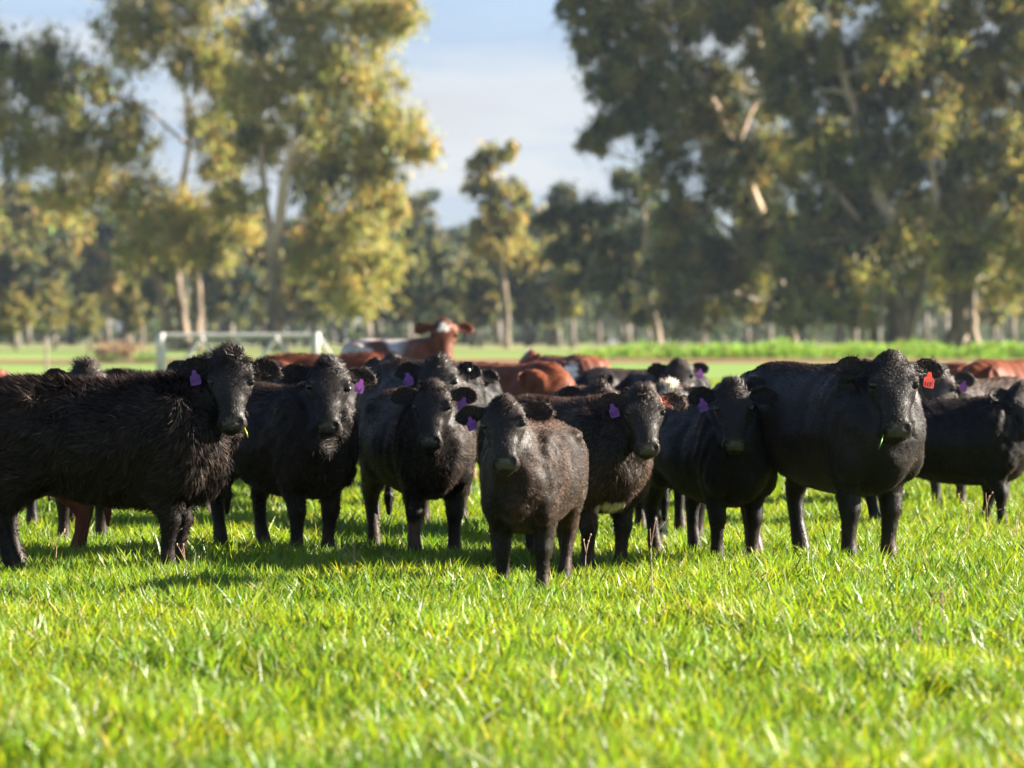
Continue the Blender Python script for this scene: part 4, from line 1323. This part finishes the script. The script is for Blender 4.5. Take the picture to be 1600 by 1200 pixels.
rootH, headH = cow('biggest black cow with sleek coat and red ear tag', px=1356, D=30.3, phi=29, s=1.25, head=(1399, 598), look=8, pitch=24, hd=0.42, hs=0.93,
    wool=0.015, nhair=60000, tuft=0.025, tagc2='red', seed=8, fat=1.09, brown=0.25, legs=((0, 0), (0, 0), (0, .03), (0.05, 0)), group=FG, ear_droop=-.1)
cow('black cow side on at the right edge, its head cut by the frame', px=1548, D=37.0, phi=84, s=0.99, head=(1606, 628), look=25, pitch=24, hd=0.2,
    wool=0.024, nhair=22000, tuft=0.03, seed=9, fat=1.12, brown=0.2, legs=((-.05, 0), (0.1, 0), (0, 0), (0, 0)), vox=.015)
# second rank
cow('black cow with purple tag and white ear stud, looking out above another face', px=690, D=36.2, phi=20, s=1.24, head=(684, 594), look=0, pitch=22, hd=0.4, hs=.87,
    wool=0.026, nhair=22000, tuft=0.045, tagc='purple', stud=True, seed=10, fat=1.1, vox=.015)
cow('black cow behind the shaggy cow, only spiky poll and ear above its back', px=128, D=34.3, phi=18, s=1.14, head=(132, 604), look=0, pitch=24, hd=0.4, hs=.93,
    wool=0.03, nhair=16000, tuft=0.09, seed=11, vox=.016, brown=.4)
cow('red calf hidden behind the shaggy cow at the left, its rust brown hind leg showing', px=-70, D=32.1, phi=-90, s=0.92, head=(-150, 680), look=-80, pitch=30, hd=0, coat='red',
    wool=0.025, nhair=8000, tuft=0.02, seed=12, vox=.016, cat='calf')
cow('black cow whose back and poll show behind the head of the shaggy cow', px=300, D=38.5, phi=48, s=1.19, head=(322, 590), look=0, pitch=22, hd=0.4,
    wool=0.03, nhair=14000, tuft=0.06, seed=13, vox=.016)
cow('black cow mostly hidden behind the nearest cow and its neighbour, shaggy poll showing', px=940, D=34.6, phi=12, s=1.08, head=(937, 632), look=0, pitch=22, hd=0.4,
    wool=0.03, nhair=14000, tuft=0.05, seed=14, vox=.016, brown=.6)
cow('black and white cow with white poll, behind the spiky polled cow', px=1062, D=34.0, phi=6, s=1.10, head=(1047, 634), look=5, pitch=22, hd=0.4,
    wool=0.026, nhair=16000, tuft=0.05, seed=15, vox=.016,
    patches=[('head', (0, 0.0, 0.0), (.09, .09, .10), CREAM), ('body', (0.0, -0.12, .30), (.12, .05, .28), CREAM)])
cow('greyish black cow with purple tag behind the side on cow at the right', px=1484, D=40.5, phi=-42, s=1.10, head=(1466, 606), look=-4, pitch=22, hd=0.4, coat='grey', hs=.95,
    wool=0.03, nhair=20000, tuft=0.05, tagc2='purple', seed=16, vox=.016, brown=.35)
cow('black cow whose round ear shows right of the studded ear', px=735, D=39.5, phi=10, s=1.14, head=(722, 600), look=4, pitch=22, hd=0.4,
    wool=0.02, nhair=8000, tuft=0.03, seed=17, vox=.018)
cow('dark cow lying low between the shaggy cow and the second front cow', px=448, D=41.5, phi=-50, s=1.10, head=(430, 600), look=-40, pitch=30, hd=0.4,
    wool=0.025, nhair=8000, tuft=0.03, seed=18, vox=.018, brown=.3)
cow('black cow facing left with ears seen above the back of the second front cow', px=598, D=45.5, phi=-35, s=1.11, head=(604, 578), look=-25, pitch=26, hd=0.4, coat='grey',
    wool=0.025, nhair=9000, tuft=0.03, seed=19, vox=.018)
# the red cattle
cow('red roan cow with white forehead holding its head highest, behind the herd', px=664, D=62, phi=60, s=1.14, head=(694, 523), look=4, pitch=20, hd=0.3, coat='roan', hs=1.12,
    wool=0.012, nhair=12000, tuft=0.02, seed=20, vox=.018, fat=1.05, patches=[('head', (0, 0.09, 0.04), (.065, .06, .08), (.8, .72, .62)), ('head', (0, 0.50, 0.0), (.09, .05, .09), (.6, .35, .25))])
cow('red cow grazing low behind the second front cow, only its rust back showing', px=575, D=50, phi=80, s=1.14, head=(640, 615), look=60, pitch=40, hd=0, coat='red',
    wool=0.03, nhair=12000, tuft=0.02, seed=21, vox=.018)
cow('rust red cow behind the small nearest cow, its ear lit from behind', px=850, D=44, phi=48, s=1.16, head=(862, 598), look=50, pitch=30, hd=0.1, coat='red', tagc='purple',
    wool=0.02, nhair=12000, tuft=0.02, seed=22, vox=.018, ear_droop=.05)
cow('red cow with white topped head farther back, facing left', px=838, D=57, phi=-52, s=1.00, head=(815, 563), look=-70, pitch=36, hd=0, coat='red',
    wool=0.02, nhair=9000, tuft=0.02, seed=23, vox=.018, patches=[('head', (0, 0.02, 0.0), (.10, .08, .08), (.8, .75, .7))])
cow('dark red cow with white face beside the rust red cow', px=903, D=50, phi=20, s=1.12, head=(891, 588), look=-18, pitch=30, hd=0.3, coat='darkred',
    wool=0.02, nhair=9000, tuft=0.02, seed=24, vox=.018, patches=[('head', (0, 0.15, 0.04), (.07, .16, .08), (.75, .65, .55))])
cow('black cow with pricked ears, its dark back in front of the green weeds', px=938, D=46.5, phi=-62, s=1.09, head=(918, 596), look=-70, pitch=50, hd=0.1,
    wool=0.02, nhair=9000, tuft=0.02, seed=25, vox=.018)
cow('black cow looking out behind the pricked eared cow, purple tag', px=1050, D=46, phi=32, s=1.08, head=(1062, 586), look=4, pitch=24, hd=0.3, tagc2='purple',
    wool=0.02, nhair=10000, tuft=0.03, seed=26, vox=.018)
cow('dark cow between the spiky polled cow and the biggest cow', px=1180, D=43, phi=-50, s=1.06, head=(1120, 612), look=-60, pitch=40, hd=0.1,
    wool=0.02, nhair=7000, tuft=0.02, seed=27, vox=.018, brown=.4)
cow('dark brown cow whose level back shows behind the biggest cow', px=1350, D=52, phi=70, s=0.98, head=(1400, 620), look=70, pitch=45, hd=0.0, coat='brown',
    wool=0.02, nhair=7000, tuft=0.02, seed=28, vox=.018)
cow('red cow in the right background with a high rump', px=1540, D=51, phi=-50, s=1.07, head=(1500, 592), look=-50, pitch=40, hd=0.1, coat='red',
    wool=0.02, nhair=9000, tuft=0.02, seed=29, vox=.018)
cow('rust red cow farther back behind the greyish cow', px=1500, D=55, phi=70, s=0.97, head=(1530, 600), look=60, pitch=40, hd=0.1, coat='red',
    wool=0.02, nhair=7000, tuft=0.02, seed=30, vox=.018)
cow('red cow cut by the right edge of the frame', px=1635, D=54, phi=-80, s=0.94, head=(1598, 592), look=-60, pitch=40, hd=0.1, coat='red',
    wool=0.02, nhair=7000, tuft=0.02, seed=31, vox=.018)
cow('red cow whose poll shows at the left edge of the frame', px=-20, D=46, phi=60, s=1.08, head=(-2, 592), look=50, pitch=40, hd=0.1, coat='red',
    wool=0.02, nhair=7000, tuft=0.02, seed=32, vox=.018)

# ------------------------------------------------------------------ dry stalks in the grass
M_DRY = simple_mat('dry weed stem', (0.34, 0.22, 0.14), 0.8, 0.15, 20)
rs = np.random.default_rng(77)
def stalk(px_, yg, h, nbr, label):
    D_ = CAM_H * FPX / (yg - HORIZON); x_ = at(px_, D_)
    mb = MB(); bend = rs.normal(size=2) * h * .12
    P = np.array([(0, 0, -.02), (bend[0] * .3, bend[1] * .3, h * .4), (bend[0] * .7, bend[1] * .7, h * .75), (bend[0], bend[1], h)])
    mb.tube(P, [.0035, .003, .0024, .0012], 5, flat=np.array([0, 1.0, 0]))
    for k in range(nbr):
        t = rs.uniform(.35, .85); a = P[0] * (1 - t) + P[-1] * t; a = np.array([np.interp(t, [0, .4, .75, 1], P[:, i]) for i in range(3)])
        d = np.array([rs.normal() * .5, rs.normal() * .5, rs.uniform(.6, 1.2)]); L = h * rs.uniform(.25, .5)
        q = a + d / np.linalg.norm(d) * L
        mb.tube([a, (a + q) / 2 + np.array([0, 0, .01]), q], [.0024, .002, .001], 5, flat=np.array([0, 1.0, 0]))
        mb.ball(q, (.006, .006, .012), None, 6, 4)
    o = mb.build('dry_weed', M_DRY)
    o.location = (x_, D_, float(gz(x_, D_)))
    tag(o, label, 'weed', 'dry weed stalks in the grass')


for a in [(551, 925, .42, 5, 'forked dry weed stalk in front of the second front cow'), (1020, 950, .50, 3, 'tall thin dry stalk in the grass below the brown polled cow'),
          (868, 900, .50, 4, 'dry branching stalk just right of the nearest cow legs'), (913, 915, .30, 3, 'short dry stalk before the brown polled cow hooves'),
          (1545, 860, .45, 6, 'bent dry weed before the side on cow at the right'), (1512, 865, .36, 5, 'low dry weed cluster left of the bent one'),
          (265, 905, .40, 3, 'dry stalk by the front hooves of the shaggy cow'), (1475, 1010, .30, 4, 'dry stalk in the open grass at the lower right'),
          (85, 900, .32, 3, 'dry stalk near the red calf leg'), (1440, 1050, .26, 4, 'short dry stalk low in the right foreground'),
          (1585, 870, .38, 4, 'dry stalk at the right edge under the side on cow'), (300, 935, .3, 3, 'short dry stalk in front of the shaggy cow')]:
    stalk(*a)

# the bits of grass two of them are chewing
def mouthful(hd, u, du, L, col, label):
    a = np.array(hd(u, 0.525, 0.0)); b = np.array(hd(u + du, 0.525 + L * .6, 0.015)); c = np.array(hd(u + du * 1.6, 0.525 + L, 0.0))
    w = np.array([0.006, 0, 0.001])
    mbm = MB(); mbm.tube([a, b, c], [.005, .006, .002], 6)
    o = mbm.build('grass_blade', simple_mat('fresh chewed blade', col, .4, .05))
    tag(o, label, 'grass blade')


mouthful(headA, 0.075, 0.012, 0.07, (.35, .42, .01), 'short bright yellow green grass bit hanging from the mouth of the shaggy cow')
mouthful(headH, -0.075, -0.02, 0.10, (.10, .22, .02), 'thin green grass blade hanging from the mouth of the biggest cow')

# the air
hz = MB(); hz.box((0, 640, 29), (1100, 1440, 62))
m = bpy.data.materials.new('air'); m.use_nodes = True
nt = m.node_tree; nt.nodes.clear()
out = nt.nodes.new('ShaderNodeOutputMaterial'); pv = nt.nodes.new('ShaderNodeVolumePrincipled')
pv.inputs['Color'].default_value = (0.72, 0.84, 1.0, 1); pv.inputs['Density'].default_value = 0.000045; pv.inputs['Anisotropy'].default_value = 0.2
nt.links.new(pv.outputs[0], out.inputs['Volume'])
tag(hz.build('haze', m, None, False), 'thin bluish haze in the air over the paddock', None, None, 'stuff')
